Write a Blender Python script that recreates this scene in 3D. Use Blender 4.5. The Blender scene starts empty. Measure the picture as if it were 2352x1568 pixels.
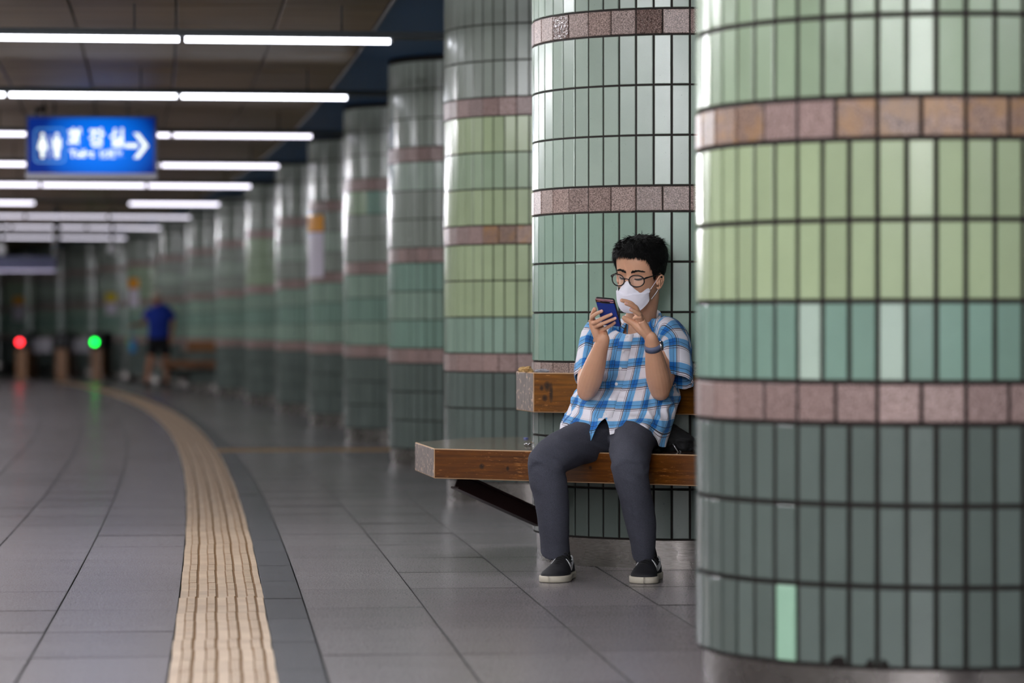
import bpy, bmesh, math, random
from math import pi, sin, cos, sqrt, radians
from mathutils import Vector, Matrix, noise
import numpy as np

SC = bpy.context.scene
COL = SC.collection
random.seed(7)

# ------------------------------------------------------------------ camera
F = 7000.0                       # focal length in pixels of a 2352 wide frame
EYE = 0.96
cam_d = bpy.data.cameras.new('camera')
cam = bpy.data.objects.new('camera', cam_d); COL.objects.link(cam)
cam.location = (0, 0, EYE); cam.rotation_euler = (pi/2, 0, 0)
cam_d.sensor_width = 36.0; cam_d.lens = 36.0*F/2352
cam_d.shift_y = -26.0/2352
cam_d.clip_start = 0.1; cam_d.clip_end = 400
cam_d.dof.use_dof = True; cam_d.dof.focus_distance = 11.8; cam_d.dof.aperture_fstop = 2.1
cam_d.dof.aperture_blades = 0
SC.camera = cam
# ------------------------------------------------------------------ world and exposure
w = bpy.data.worlds.new('world'); SC.world = w; w.use_nodes = True
w.node_tree.nodes['Background'].inputs[0].default_value = (.55, .6, .62, 1)
w.node_tree.nodes['Background'].inputs[1].default_value = 0.03
SC.view_settings.view_transform = 'Standard'; SC.view_settings.look = 'None'
SC.view_settings.exposure = 0.12; SC.view_settings.gamma = 1.0
SC.view_settings.use_curve_mapping = False
TUBE_POWER = 7.0                 # emission strength of the tubes over the hall in view
TUBE_POWER_NEAR = 110.0          # unseen rows over and behind the camera, boosted to light the columns

def at(px, py, Y):
    return Vector(((px-1176.0)/F*Y, Y, EYE-(py-758.0)/F*Y))

# ------------------------------------------------------------------ materials
def s2l(c):
    return tuple((x/12.92 if x <= .04045 else ((x+.055)/1.055)**2.4) for x in c)
def rgb(r, g, b): return s2l((r/255., g/255., b/255.)) + (1.0,)

class NT:
    def __init__(s, name):
        s.m = bpy.data.materials.new(name); s.m.use_nodes = True
        s.t = s.m.node_tree; s.n = s.t.nodes; s.l = s.t.links
        s.b = s.n['Principled BSDF']
    def node(s, typ, **k):
        x = s.n.new(typ)
        for a, v in k.items(): setattr(x, a, v)
        return x
    def link(s, a, b): s.l.new(a, b)
    def put(s, sock, v):
        if hasattr(v, 'is_linked') or isinstance(v, bpy.types.NodeSocket): s.link(v, sock)
        else: sock.default_value = v
    def math(s, op, a, b=0.0, clamp=False):
        x = s.node('ShaderNodeMath', operation=op, use_clamp=clamp)
        s.put(x.inputs[0], a); s.put(x.inputs[1], b); return x.outputs[0]
    def noise(s, vec, scale, detail=3.0, rough=.5):
        x = s.node('ShaderNodeTexNoise'); x.inputs['Scale'].default_value = scale
        x.inputs['Detail'].default_value = detail; x.inputs['Roughness'].default_value = rough
        if vec is not None: s.link(vec, x.inputs['Vector'])
        return x.outputs['Fac']
    def ramp(s, fac, stops, interp='LINEAR'):
        x = s.node('ShaderNodeValToRGB'); x.color_ramp.interpolation = interp
        e = x.color_ramp.elements
        while len(e) < len(stops): e.new(.5)
        for i, (p, c) in enumerate(stops):
            e[i].position = p; e[i].color = c if len(c) == 4 else tuple(c)+(1,)
        s.link(fac, x.inputs[0]); return x.outputs[0]
    def mix(s, fac, a, b, blend='MIX'):
        x = s.node('ShaderNodeMix', data_type='RGBA', blend_type=blend)
        s.put(x.inputs[0], fac); s.put(x.inputs[6], a); s.put(x.inputs[7], b); return x.outputs[2]
    def coord(s, which='Object'):
        return s.node('ShaderNodeTexCoord').outputs[which]
    def pos(s): return s.node('ShaderNodeNewGeometry').outputs['Position']
    def bump(s, h, strength=.2, dist=.01):
        x = s.node('ShaderNodeBump'); x.inputs['Strength'].default_value = strength
        x.inputs['Distance'].default_value = dist; s.link(h, x.inputs['Height'])
        s.link(x.outputs[0], s.b.inputs['Normal'])
    def scale(s, vec, sc):
        x = s.node('ShaderNodeMapping'); x.inputs['Scale'].default_value = sc
        s.link(vec, x.inputs['Vector']); return x.outputs[0]
    def rand(s):                                   # one random number per piece, loose or joined
        a = s.node('ShaderNodeObjectInfo').outputs['Random']
        b = s.node('ShaderNodeNewGeometry').outputs['Random Per Island']
        return s.math('FRACT', s.math('ADD', s.math('MULTIPLY', a, 7.31), b))

def plain(name, col, rough=.5, metal=0., spec=.5, coat=0., emis=None, es=0.):
    t = NT(name); b = t.b
    b.inputs['Base Color'].default_value = col; b.inputs['Roughness'].default_value = rough
    b.inputs['Metallic'].default_value = metal; b.inputs['Specular IOR Level'].default_value = spec
    b.inputs['Coat Weight'].default_value = coat
    if emis: b.inputs['Emission Color'].default_value = emis; b.inputs['Emission Strength'].default_value = es
    return t.m

def glazed(name, base, vary=.10, rough=.2, speck=.5):
    t = NT(name)
    r = t.rand()
    v = t.math('ADD', t.math('MULTIPLY', r, 2*vary), 1-vary)
    p = t.pos()
    n = t.noise(p, 9, 3)
    v = t.math('MULTIPLY', v, t.math('ADD', t.math('MULTIPLY', n, .16), .92))
    hs = t.node('ShaderNodeHueSaturation'); hs.inputs['Color'].default_value = base
    t.link(v, hs.inputs['Value']); hs.inputs['Saturation'].default_value = 1.
    fine = t.noise(p, 420, 2)
    c = t.mix(t.math('MULTIPLY', fine, .25*speck), hs.outputs[0], (.02, .03, .025, 1))
    spots = t.ramp(t.noise(p, 130, 1), [(.77, (0, 0, 0)), (.80, (1, 1, 1))])
    c = t.mix(t.math('MULTIPLY', spots, .45), c, (.01, .012, .01, 1))
    t.link(c, t.b.inputs['Base Color'])
    t.b.inputs['Roughness'].default_value = rough
    t.bump(t.noise(p, 14, 2), .05, .006)
    return t.m

M = {}
M['teal'] = glazed('glazed_teal', rgb(148, 173, 156))
M['teal_deep'] = glazed('glazed_deep_teal', rgb(134, 165, 150))
M['pale'] = glazed('glazed_pale_sage', rgb(174, 190, 176))
M['pale_grey'] = glazed('glazed_grey_sage', rgb(156, 164, 154))
M['lime'] = glazed('glazed_yellow_green', rgb(176, 192, 152), .08)
M['green'] = glazed('glazed_leaf_green', rgb(164, 184, 154), .08)
M['slate'] = glazed('glazed_slate_green', rgb(100, 111, 106), .10)
M['mint'] = glazed('glazed_mint', rgb(172, 214, 186), .04)
M['frost'] = glazed('glazed_frost', rgb(192, 212, 196), .04)

def stone(name, a, b, rough=.35, bumpy=0., patch=None):
    t = NT(name); p = t.pos()
    n = t.noise(p, 230, 3, .75)
    c = t.ramp(n, [(.36, (.035, .022, .018)), (.5, a), (.64, b)])
    r = t.rand()
    if patch:
        m = t.ramp(t.noise(p, 22, 3), [(.45, (0, 0, 0)), (.62, (1, 1, 1))])
        c = t.mix(t.math('MULTIPLY', m, .75), c, patch)
    hs = t.node('ShaderNodeHueSaturation'); t.link(c, hs.inputs['Color'])
    t.link(t.math('ADD', t.math('MULTIPLY', r, .35), .82), hs.inputs['Value'])
    t.link(hs.outputs[0], t.b.inputs['Base Color'])
    t.b.inputs['Roughness'].default_value = rough
    if bumpy: t.bump(t.noise(p, 95, 2), bumpy, .02)
    else: t.bump(n, .06, .003)
    return t.m
M['stone'] = stone('pink_granite', s2l((.58, .49, .46)), s2l((.80, .70, .66)))
M['stone_wet'] = stone('bumpy_glazed_granite', s2l((.46, .37, .34)), s2l((.66, .56, .52)), .08, 1.0)
M['stone_tan'] = stone('rusty_tan_granite', s2l((.58, .46, .40)), s2l((.75, .62, .54)), .35, 0, s2l((.66, .50, .34))+(1,))
M['stone_rose'] = stone('rose_granite', s2l((.62, .51, .49)), s2l((.76, .66, .64)))
M['grout'] = plain('dark_grout', rgb(44, 38, 35), .85)

t = NT('brushed_steel'); p = t.coord()
n = t.noise(t.scale(p, (30, 30, 700)), 1, 2)
t.link(t.ramp(n, [(.3, s2l((.48, .46, .45))), (.7, s2l((.66, .63, .62)))]), t.b.inputs['Base Color'])
t.b.inputs['Metallic'].default_value = 1.; t.link(t.ramp(t.noise(p, 9, 4), [(.3, (.2,)*3), (.8, (.42,)*3)]), t.b.inputs['Roughness'])
t.bump(n, .08, .002); M['steel'] = t.m

def floor_mat(name, lo, hi, rough=.24):
    t = NT(name); p = t.pos()
    n = t.noise(p, 160, 4, .75)
    r = t.rand()
    c = t.ramp(n, [(.38, lo), (.62, hi)])
    hs = t.node('ShaderNodeHueSaturation'); t.link(c, hs.inputs['Color'])
    big = t.noise(p, 1.1, 4)
    t.link(t.math('ADD', t.math('ADD', t.math('MULTIPLY', r, .16), .86), t.math('MULTIPLY', big, .16)), hs.inputs['Value'])
    t.link(hs.outputs[0], t.b.inputs['Base Color'])
    wear = t.noise(t.scale(p, (1.2, 3.5, 1)), 1.6, 4)
    t.link(t.math('ADD', t.math('MULTIPLY', wear, .06), rough-.03), t.b.inputs['Roughness'])
    t.b.inputs['Specular IOR Level'].default_value = .22
    t.bump(t.noise(t.scale(p, (.8, 3, 1)), 1.4, 2), .02, .01)
    return t.m
M['floor'] = floor_mat('polished_grey_granite', s2l((.37, .35, .355)), s2l((.60, .575, .585)))
M['floor_dark'] = floor_mat('dark_polished_granite', s2l((.25, .25, .26)), s2l((.40, .40, .42)))
M['joint'] = plain('floor_joint', rgb(34, 31, 30), .7)

t = NT('cream_tactile_tile'); p = t.pos(); r = t.rand()
c = t.ramp(t.noise(p, 6, 4), [(.3, s2l((.75, .65, .54))), (.7, s2l((.86, .77, .66)))])
hs = t.node('ShaderNodeHueSaturation'); t.link(c, hs.inputs['Color']); t.link(t.math('ADD', t.math('MULTIPLY', r, .14), .92), hs.inputs['Value'])
c = t.mix(t.math('MULTIPLY', t.noise(p, 300, 2), .18), hs.outputs[0], rgb(120, 95, 70))
t.link(c, t.b.inputs['Base Color']); t.b.inputs['Roughness'].default_value = .42; M['cream'] = t.m
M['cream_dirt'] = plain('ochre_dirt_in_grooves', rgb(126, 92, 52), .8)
t = NT('yellow_tactile_tile'); p = t.pos()
t.link(t.ramp(t.noise(p, 5, 3), [(.3, s2l((.62, .48, .28))), (.7, s2l((.78, .62, .36)))]), t.b.inputs['Base Color']); t.b.inputs['Roughness'].default_value = .4; M['ochre'] = t.m

t = NT('beige_ceiling_panel'); p = t.pos(); r = t.rand()
c = t.ramp(t.noise(t.scale(p, (.7, 9, 1)), 1.0, 3), [(.3, s2l((.44, .36, .26))), (.7, s2l((.60, .50, .37)))])
hs = t.node('ShaderNodeHueSaturation'); t.link(c, hs.inputs['Color']); t.link(t.math('ADD', t.math('MULTIPLY', r, .2), .9), hs.inputs['Value'])
t.link(hs.outputs[0], t.b.inputs['Base Color']); t.b.inputs['Roughness'].default_value = .42
t.b.inputs['Specular IOR Level'].default_value = .08
t.bump(t.noise(t.scale(p, (1.2, 4.5, 1)), 1.6, 2), .25, .03); M['panel'] = t.m
M['soffit'] = plain('dark_blue_paint', rgb(20, 84, 136), .55)
M['ceil_dark'] = plain('ceiling_void', rgb(26, 26, 28), .9)
M['wall'] = glazed('wall_tile', rgb(150, 158, 148), .05, .3)
M['housing'] = plain('dark_light_housing', rgb(30, 40, 46), .5)
M['white_metal'] = plain('painted_white_metal', rgb(205, 205, 208), .4)
M['tube'] = plain('lit_tube', rgb(235, 235, 245), .4, emis=(.90, .92, 1.0, 1), es=TUBE_POWER)
M['tube_last'] = plain('faint_lit_tube', rgb(235, 235, 245), .4, emis=(.90, .86, 1.0, 1), es=1.6)
M['tube_far'] = plain('dimmer_lit_tube', rgb(235, 235, 245), .4, emis=(.90, .86, 1.0, 1), es=3.2)
M['tube_side'] = plain('unseen_side_fill_tube', rgb(235, 235, 245), .4, emis=(.95, .95, 1.0, 1), es=170.)  # out-of-frame tubes, boosted far above the visible ones to fill the columns
M['tube_near'] = plain('unseen_fill_tube', rgb(235, 235, 245), .4, emis=(.95, .95, 1.0, 1), es=TUBE_POWER_NEAR)
M['dark_metal'] = plain('dark_metal', rgb(30, 30, 32), .4, .6)
M['grey_metal'] = plain('grey_metal', rgb(120, 118, 124), .4, .5)

# ------------------------------------------------------------------ object helpers
def tag(o, label=None, cat=None, group=None, kind=None):
    if label: o['label'] = label
    if cat: o['category'] = cat
    if group: o['group'] = group
    if kind: o['kind'] = kind
    return o
def link(name, me, parent=None):
    o = bpy.data.objects.new(name, me); COL.objects.link(o)
    if parent is not None: o.parent = parent
    return o
def empty(name, loc=(0, 0, 0), rz=0.):
    o = bpy.data.objects.new(name, None); COL.objects.link(o); o.empty_display_size = .1
    o.location = loc; o.rotation_euler = (0, 0, rz); return o
class MB:
    """collects verts and faces; build() links them as ONE mesh object"""
    def __init__(s): s.v = []; s.f = []; s.mi = []; s.uv = {}
    def add(s, vs, fs, mi=0, uv=None):
        o = len(s.v); s.v += [tuple(v) for v in vs]
        for f in fs: s.f.append(tuple(i+o for i in f)); s.mi.append(mi)
        if uv is not None:
            for i, q in enumerate(uv): s.uv[o+i] = q
        return s
    def box(s, x0, x1, y0, y1, z0, z1, mi=0, mat=None):
        vs = [Vector(p) for p in ((x0,y0,z0),(x1,y0,z0),(x1,y1,z0),(x0,y1,z0),(x0,y0,z1),(x1,y0,z1),(x1,y1,z1),(x0,y1,z1))]
        if mat is not None: vs = [mat @ v for v in vs]
        return s.add(vs, [(0,3,2,1),(4,5,6,7),(0,1,5,4),(1,2,6,5),(2,3,7,6),(3,0,4,7)], mi)
    def tube(s, pts, rad, n=8, mi=0, cap=True, closed=False):
        pts = [Vector(p) for p in pts]; m = len(pts)
        if not hasattr(rad, '__len__'): rad = [rad]*m
        up = None; rings = []
        for i in range(m):
            if closed: d = pts[(i+1) % m]-pts[i-1]
            else: d = pts[min(i+1, m-1)]-pts[max(i-1, 0)]
            d = d.normalized() if d.length > 1e-9 else Vector((0, 0, 1))
            if up is None:
                up = Vector((0, 0, 1)) if abs(d.z) < .9 else Vector((1, 0, 0))
            a = (up-d*up.dot(d)).normalized(); b = d.cross(a); up = a
            rings.append([pts[i]+(a*cos(2*pi*k/n)+b*sin(2*pi*k/n))*rad[i] for k in range(n)])
        vs = [v for r in rings for v in r]; fs = []
        for i in range(m if closed else m-1):
            j = (i+1) % m
            for k in range(n):
                fs.append((i*n+k, i*n+(k+1) % n, j*n+(k+1) % n, j*n+k))
        if cap and not closed:
            fs.append(tuple(range(n-1, -1, -1))); fs.append(tuple((m-1)*n+k for k in range(n)))
        return s.add(vs, fs, mi)
    def mesh(s, name, mats, smooth=False):
        me = bpy.data.meshes.new(name); me.from_pydata(s.v, [], s.f)
        for m_ in (mats if isinstance(mats, (list, tuple)) else [mats]): me.materials.append(m_)
        me.polygons.foreach_set('material_index', s.mi)
        if s.uv:
            ul = me.uv_layers.new(name='UVMap')
            for lp in me.loops:
                ul.data[lp.index].uv = s.uv.get(lp.vertex_index, (0, 0))
        if smooth: me.polygons.foreach_set('use_smooth', [True]*len(me.polygons))
        me.update(); return me
    def build(s, name, mats, parent=None, smooth=False):
        return link(name, s.mesh(name, mats, smooth), parent)
def bevel(o, width, seg=2, angle=35):
    b = o.modifiers.new('bevel', 'BEVEL'); b.width = width; b.segments = seg
    b.limit_method = 'ANGLE'; b.angle_limit = radians(angle); return o

# ------------------------------------------------------------------ the curve the station follows
PT = [(-14, 1.25), (-6, .55), (0, -.05), (8.3, -.80), (12.9, -1.23), (17.7, -1.73), (22, -2.22), (26.4, -2.79), (31.3, -3.45),
      (35.6, -4.08), (40.75, -4.95), (45.4, -5.85), (50, -6.78), (55, -7.93), (60, -9.2), (68, -11.5), (78, -14.9), (90, -19.5), (104, -25.8)]
_x = np.array([p[0] for p in PT], float); _y = np.array([p[1] for p in PT], float)
_c = np.polyfit(_x, _y, 5)
def P(Y): return float(np.polyval(_c, Y))
def dP(Y): return float(np.polyval(np.polyder(_c), Y))
def Q(Y, o):
    s = -dP(Y); k = sqrt(1+s*s)
    return P(Y)+o/k, Y+o*s/k
def ang(Y): return math.atan2(-dP(Y), 1)      # rotation of the cross direction about z
def arc_points(y0, step, y1):
    out = [y0]
    while out[-1] < y1:
        y = out[-1]; out.append(y+step/sqrt(1+dP(y)**2))
    return out
def place(o, Y, off, z=0., extra=0.):
    x, y = Q(Y, off); o.location = (x, y, z); o.rotation_euler = (0, 0, ang(Y)+extra); return o

# ------------------------------------------------------------------ floor
floor = MB().box(-40, 22, -16, 110, -.12, -.022).build('floor', M['joint'])
tag(floor, kind='structure')
JW = .0042
def slab_mb(w_, l_, h=.02, bv=.0016, mi=0):
    a, b = w_/2-JW/2, l_/2-JW/2
    m = MB()
    vs = [(-a,-b,-h),(a,-b,-h),(a,b,-h),(-a,b,-h),(-a,-b,-bv),(a,-b,-bv),(a,b,-bv),(-a,b,-bv),
          (-a+bv,-b+bv,0),(a-bv,-b+bv,0),(a-bv,b-bv,0),(-a+bv,b-bv,0)]
    m.add(vs, [(8,9,10,11)], mi)
    return m.add(vs, [(i, (i+1) % 4, 4+(i+1) % 4, 4+i) for i in range(4)] + [(4+i, 4+(i+1) % 4, 8+(i+1) % 4, 8+i) for i in range(4)], 1)
TW, TL = .41, .765
slab_me = slab_mb(TW, TL).mesh('floor_tile', [M['floor'], M['joint']])
edge_me = slab_mb(.14, TL).mesh('border_tile', [M['floor_dark'], M['joint']])
rng = random.Random(3)
far = MB(); far_e = MB()
offs = [.29+TW*(k+.5) for k in range(11)] + [-.15-TW*(k+.5) for k in range(16)]
n_part = 0
slabs = []
for c, off in enumerate(offs):
    st = (c*0.37) % 1.0*.0
    for Y in arc_points(-9.0+ (0 if c % 2 == 0 else 0)+.07, TL, 96):
        x, y = Q(Y, off)
        slabs.append((Y, off, x, y))
vis = [s for s in slabs if 7.6 < s[3] < 24.5 and abs(s[2]/s[3]) < .178]
vis.sort(key=lambda s: s[3]); vset = set(id(s) for s in vis[:290])
for s in slabs:
    Y, off, x, y = s
    tx, ty, dz = rng.gauss(0, .0016), rng.gauss(0, .0016), rng.uniform(-.0004, .0004)
    if id(s) in vset:
        o = link('floor_tile', slab_me, floor); o.location = (x, y, dz); o.rotation_euler = (tx, ty, ang(Y))
    else:
        if y > 20: tx *= .7; ty *= .7
        R_ = Matrix.Translation((x, y, dz)) @ Matrix.Rotation(ang(Y), 4, 'Z') @ Matrix.Rotation(ty, 4, 'Y') @ Matrix.Rotation(tx, 4, 'X')
        b = slab_mb(TW, TL); far.add([R_ @ Vector(v) for v in b.v], [b.f[0]]); far.add([R_ @ Vector(v) for v in b.v], [tuple(i-12 for i in f_) for f_ in b.f[5:]], 1)
tag(far.build('distant_floor_tiles', [M['floor'], M['joint']], floor), kind='stuff')
for Y in arc_points(-9.3, TL, 60):
    x, y = Q(Y, .22)
    if 7.5 < y < 26:
        o = link('border_tile', edge_me, floor); o.location = (x, y, rng.uniform(-.0004, .0004)); o.rotation_euler = (rng.gauss(0, .0012), 0, ang(Y))
    else:
        R_ = Matrix.Translation((x, y, 0)) @ Matrix.Rotation(ang(Y), 4, 'Z')
        b = slab_mb(.14, TL); far_e.add([R_ @ Vector(v) for v in b.v], [b.f[0]]); far_e.add([R_ @ Vector(v) for v in b.v], [tuple(i-12 for i in f_) for f_ in b.f[5:]], 1)
tag(far_e.build('distant_border_tiles', [M['floor_dark'], M['joint']], floor), kind='stuff')

# ------------------------------------------------------------------ tactile guiding strip
def tactile_mesh(name, mats):
    m = MB(); a = .149
    m.box(-a, a, -a, a, -.02, .0)
    for k in range(4):
        cx = -.105+.07*k + .0
        wd = .0155
        n = 7 if k % 1 == 0 else 6
        ys = [-a+.003+(2*a-.006)*i/n for i in range(n+1)]
        for i in range(n):
            y0, y1 = ys[i]+.0016, ys[i+1]-.0016
            b = .003
            vs = [(cx-wd, y0, 0), (cx+wd, y0, 0), (cx+wd, y1, 0), (cx-wd, y1, 0),
                  (cx-wd+b, y0+.001, .005), (cx+wd-b, y0+.001, .005), (cx+wd-b, y1-.001, .005), (cx-wd+b, y1-.001, .005)]
            m.add(vs, [(4,5,6,7)], 0)
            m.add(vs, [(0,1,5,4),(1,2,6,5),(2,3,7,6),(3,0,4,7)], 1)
        # dirt line collected along the right foot of each ridge
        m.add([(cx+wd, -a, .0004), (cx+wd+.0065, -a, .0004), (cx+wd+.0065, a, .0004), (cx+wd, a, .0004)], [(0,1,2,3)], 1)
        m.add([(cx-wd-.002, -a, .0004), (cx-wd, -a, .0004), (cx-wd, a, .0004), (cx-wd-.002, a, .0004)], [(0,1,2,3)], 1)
    return m.mesh(name, mats)
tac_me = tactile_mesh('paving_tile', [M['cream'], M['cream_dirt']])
strip = empty('tactile_strip', (*Q(8, 0), 0))
tag(strip, 'long curving strip of cream ridged tactile tiles running down the grey hall floor', 'tactile paving')
strip_inv = strip.matrix_basis.inverted()
for Y in arc_points(6.9, .3, 57.2):
    o = link('paving_tile', tac_me, strip)
    x, y = Q(Y, rng.uniform(-.0025, .0025)); o.location = (x-strip.location.x, y-strip.location.y, .0005+rng.uniform(0, .0006))
    o.rotation_euler = (0, 0, ang(Y)+rng.uniform(-.004, .004))
cross = empty('tactile_strip', (*Q(24.3, .5), 0), ang(24.3))
tag(cross, 'short yellowish tactile strip branching across the floor towards the columns', 'tactile paving')
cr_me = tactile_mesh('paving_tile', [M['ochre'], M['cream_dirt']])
for k in range(5):
    o = link('paving_tile', cr_me, cross); o.location = (-.2+.3*k, 0, .004); o.rotation_euler = (0, 0, pi/2)

# ------------------------------------------------------------------ columns
R = .63
Z0, RP, BH = .118, .2025, .1045
GR = []                          # (z0, z1, kind, row index)
z = Z0
for g in range(4):
    for r_ in range(3): GR.append((z, z+RP, 'tile', g*3+r_)); z += RP
    if g < 3: GR.append((z, z+BH, 'stone', g)); z += BH
ZTOP = z
def face_tile(wd, ht, dp=.014, bv=.0018, notch=0):
    """flat tile; face towards -Y, origin at the middle of the face"""
    a, h = wd/2, ht/2
    m = MB()
    vs = [(-a,dp,-h),(a,dp,-h),(a,dp,h),(-a,dp,h),(-a,bv,-h),(a,bv,-h),(a,bv,h),(-a,bv,h),
          (-a+bv,0,-h+bv),(a-bv,0,-h+bv),(a-bv,0,h-bv),(-a+bv,0,h-bv)]
    fs = [(8,9,10,11)] + [(i, (i+1) % 4, 4+(i+1) % 4, 4+i) for i in range(4)] + [(4+i, 4+(i+1) % 4, 8+(i+1) % 4, 8+i) for i in range(4)]
    return m.add(vs, fs)
def chipped_tile(wd, ht, c0, dp=.014):
    """tile with a round piece broken out of its lower edge"""
    a, h = wd/2, ht/2; m = MB()
    arc = [(c0+cos(t_)*.030, -h+sin(t_)*.020) for t_ in [pi*i/8 for i in range(9)]]
    arc = [(max(-a, min(a, q[0])), q[1] if -a < q[0] < a else q[1]) for q in arc]
    out = [(-a, h), (-a, -h)] + sorted([q for q in arc], key=lambda q: q[0]) + [(a, -h), (a, h)]
    ded = []
    for q in out:
        if not ded or (abs(q[0]-ded[-1][0])+abs(q[1]-ded[-1][1])) > 1e-5: ded.append(q)
    n = len(ded)
    vs = [(q[0], 0, q[1]) for q in ded]+[(q[0], dp, q[1]) for q in ded]
    fs = [tuple(range(n))]+[(i, i+n, (i+1) % n+n, (i+1) % n) for i in range(n)]
    return m.add(vs, fs)
GW, GH = 2*pi*R/54-.0085, RP-.008
SW, SH = 2*pi*R/36-.0055, BH-.008
TM = {}
def tile_mesh(mat, kind, ex=0.):
    k = (mat, kind, ex)
    if k not in TM:
        TM[k] = (face_tile(GW-ex, GH-ex) if kind == 'tile' else face_tile(SW-ex, SH-ex, bv=.0022)).mesh('tile' if kind == 'tile' else 'stone_tile', M[mat])
    return TM[k]
GEO = {k: (face_tile(GW, GH) if k == 'tile' else face_tile(SW, SH)) for k in ('tile', 'stone')}
def column(X, Y, label, rows, parts_range=None, zmax=ZTOP, special=None, stones=None, seed=0, phase=0., group=None, ex=0.):
    """rows: material per tile row; parts_range: (a0,a1) azimuth in degrees seen from the axis (0 faces the camera's row, -90 left) whose tiles are parts"""
    rg = random.Random(seed)
    root = empty('tiled_column', (X, Y, 0)); tag(root, label, 'column', group)
    core = MB(); n = 72
    for (r_, za, zb, mi) in ((R-.0055, Z0-.004, 3.0, 0),):
        vs = [(r_*cos(2*pi*k/n), r_*sin(2*pi*k/n), zz) for zz in (za, zb) for k in range(n)]
        core.add(vs, [(k, (k+1) % n, n+(k+1) % n, n+k) for k in range(n)]+[tuple(range(n-1, -1, -1)), tuple(range(n, 2*n))], mi)
    core.build('shaft', M['grout'], root, True)
    me = core  # steel base, set back under the tiles
    b = MB(); rb = R-.019
    vs = [(rb*cos(2*pi*k/n), rb*sin(2*pi*k/n), zz) for zz in (0, Z0) for k in range(n)]
    b.add(vs, [(k, (k+1) % n, n+(k+1) % n, n+k) for k in range(n)])
    b.build('steel_base', M['steel'], root, True)
    rest = MB(); mats = []; 
    def midx(name):
        if name not in mats: mats.append(name)
        return mats.index(name)
    for (za, zb, kind, idx) in GR:
        if za > zmax: continue
        cnt = 54 if kind == 'tile' else 36
        for k in range(cnt):
            a = 360.0*(k+.5)/cnt + phase              # azimuth, 0 = -Y, negative = towards -X
            a = (a+180) % 360-180
            if kind == 'tile': mt = rows[idx]
            else: mt = (stones or {}).get(idx, 'stone')
            if callable(mt): mt = mt(a, rg)
            sp = (special or {}).get((kind, idx))
            if sp:
                q = sp(a)
                if q: mt = q
            ph = radians(a)
            jx, jz, jd = rg.gauss(0, .0035), rg.gauss(0, .0035), rg.uniform(-.0006, .0006)
            loc = Vector((sin(ph)*(R+jd), -cos(ph)*(R+jd), (za+zb)/2))
            if parts_range and parts_range[0] <= a <= parts_range[1] and (len(parts_range) < 3 or parts_range[2] <= (za+zb)/2 <= parts_range[3]):
                if isinstance(mt, tuple): mesh_ = mt[1]
                else: mesh_ = tile_mesh(mt, kind, ex)
                o = link('tile' if kind == 'tile' else 'stone_tile', mesh_, root)
                o.location = loc; o.rotation_euler = (jx, 0, ph+jz)
            else:
                if isinstance(mt, tuple): mt = mt[0]
                g = GEO[kind]; R_ = Matrix.Translation(loc) @ Matrix.Rotation(ph+jz, 4, 'Z') @ Matrix.Rotation(jx, 4, 'X')
                rest.add([R_ @ Vector(v) for v in g.v], g.f, midx(mt))
    o = rest.build('more_tiles', [M[q] for q in mats], root); tag(o, kind='stuff')
    return root

def choose(*opts):
    def f(a, rg):
        x = rg.random(); s = 0
        for p_, m_ in opts:
            s += p_
            if x < s: return m_
        return opts[-1][1]
    return f
SL = ['slate']*3
chips = {}
for nm, c0 in (('a', .034), ('b', -.034)):
    pass
def chip(c0):
    m = chipped_tile(GW-.005, GH-.005, c0); return ('slate', m.mesh('tile', M['slate']))
CH = [chip(.012), chip(.036), chip(-.036)]
def chip_at(a):
    # two bites out of the lowest row of the nearest column, left of its front
    k = round((a-3.333)/6.6667)
    if k == -5: return CH[0]
    if k == -4: return CH[1]
    if k == -3: return CH[2]
    return 'mint' if k == -7 else None
column(1.125, 8.18, 'nearest green tiled column filling the right edge of the picture', SL + ['teal_deep', 'lime', 'lime', 'green', 'green', 'green', 'pale_grey', 'pale_grey', 'pale_grey'],
       (-92, 32, 0, 2.2), special={('tile', 0): chip_at, ('tile', 3): (lambda a: 'frost' if (abs(a+33.3+3.3) < 3 or abs(a+13.3+3.3) < 3) else None)},
       stones={0: 'stone_rose', 1: choose((.75, 'stone_tan'), (.25, 'stone_rose')), 2: 'stone'}, seed=11, ex=.005)
column(.715, 12.87, 'green tiled column directly behind the seated man, with the bench around it', SL + [choose((.6, 'teal'), (.4, 'teal_deep')), 'teal', 'teal', 'pale', 'pale', 'pale', 'pale', 'pale_grey', 'pale_grey'],
       (-92, 16, 0, 2.45), special={('stone', 2): (lambda a: 'stone_wet' if (abs(a+55) < 5 or abs(a+15) < 5) else None)}, seed=12, phase=3.33*0)
column(.241, 17.45, 'yellow-green tiled column just left behind the seated man', SL + ['teal', 'lime', 'lime', 'lime', 'green', 'lime', 'pale_grey', 'pale_grey', 'pale_grey'],
       (-92, 0, 0, 2.9), seed=13, stones={1: choose((.5, 'stone_tan'), (.5, 'stone_rose')), 0: 'stone_rose', 2: 'stone_rose'})
column(-.264, 22.0, 'fourth column from the right edge, grey-green above teal tiles', SL + ['teal_deep', 'teal', 'teal_deep', 'pale_grey', 'pale_grey', 'pale', 'pale_grey', 'pale_grey', 'pale_grey'],
       (-92, -8, 0, 2.9), seed=14, stones={0: 'stone_rose', 1: 'stone_rose', 2: 'stone_rose'})
column(-.835, 26.5, 'fifth column from the right edge, a deep teal patch under its top pink band', SL + ['teal', 'teal_deep', 'teal', 'pale_grey', 'pale_grey', 'pale_grey', 'pale_grey', 'pale_grey', 'pale_grey'],
       (-92, -10, 0, 2.9), seed=15, special={('tile', 8): (lambda a: 'teal_deep' if a > -38 else 'green')}, stones={0: 'stone_rose', 1: 'stone_rose', 2: 'stone_rose'})
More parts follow.
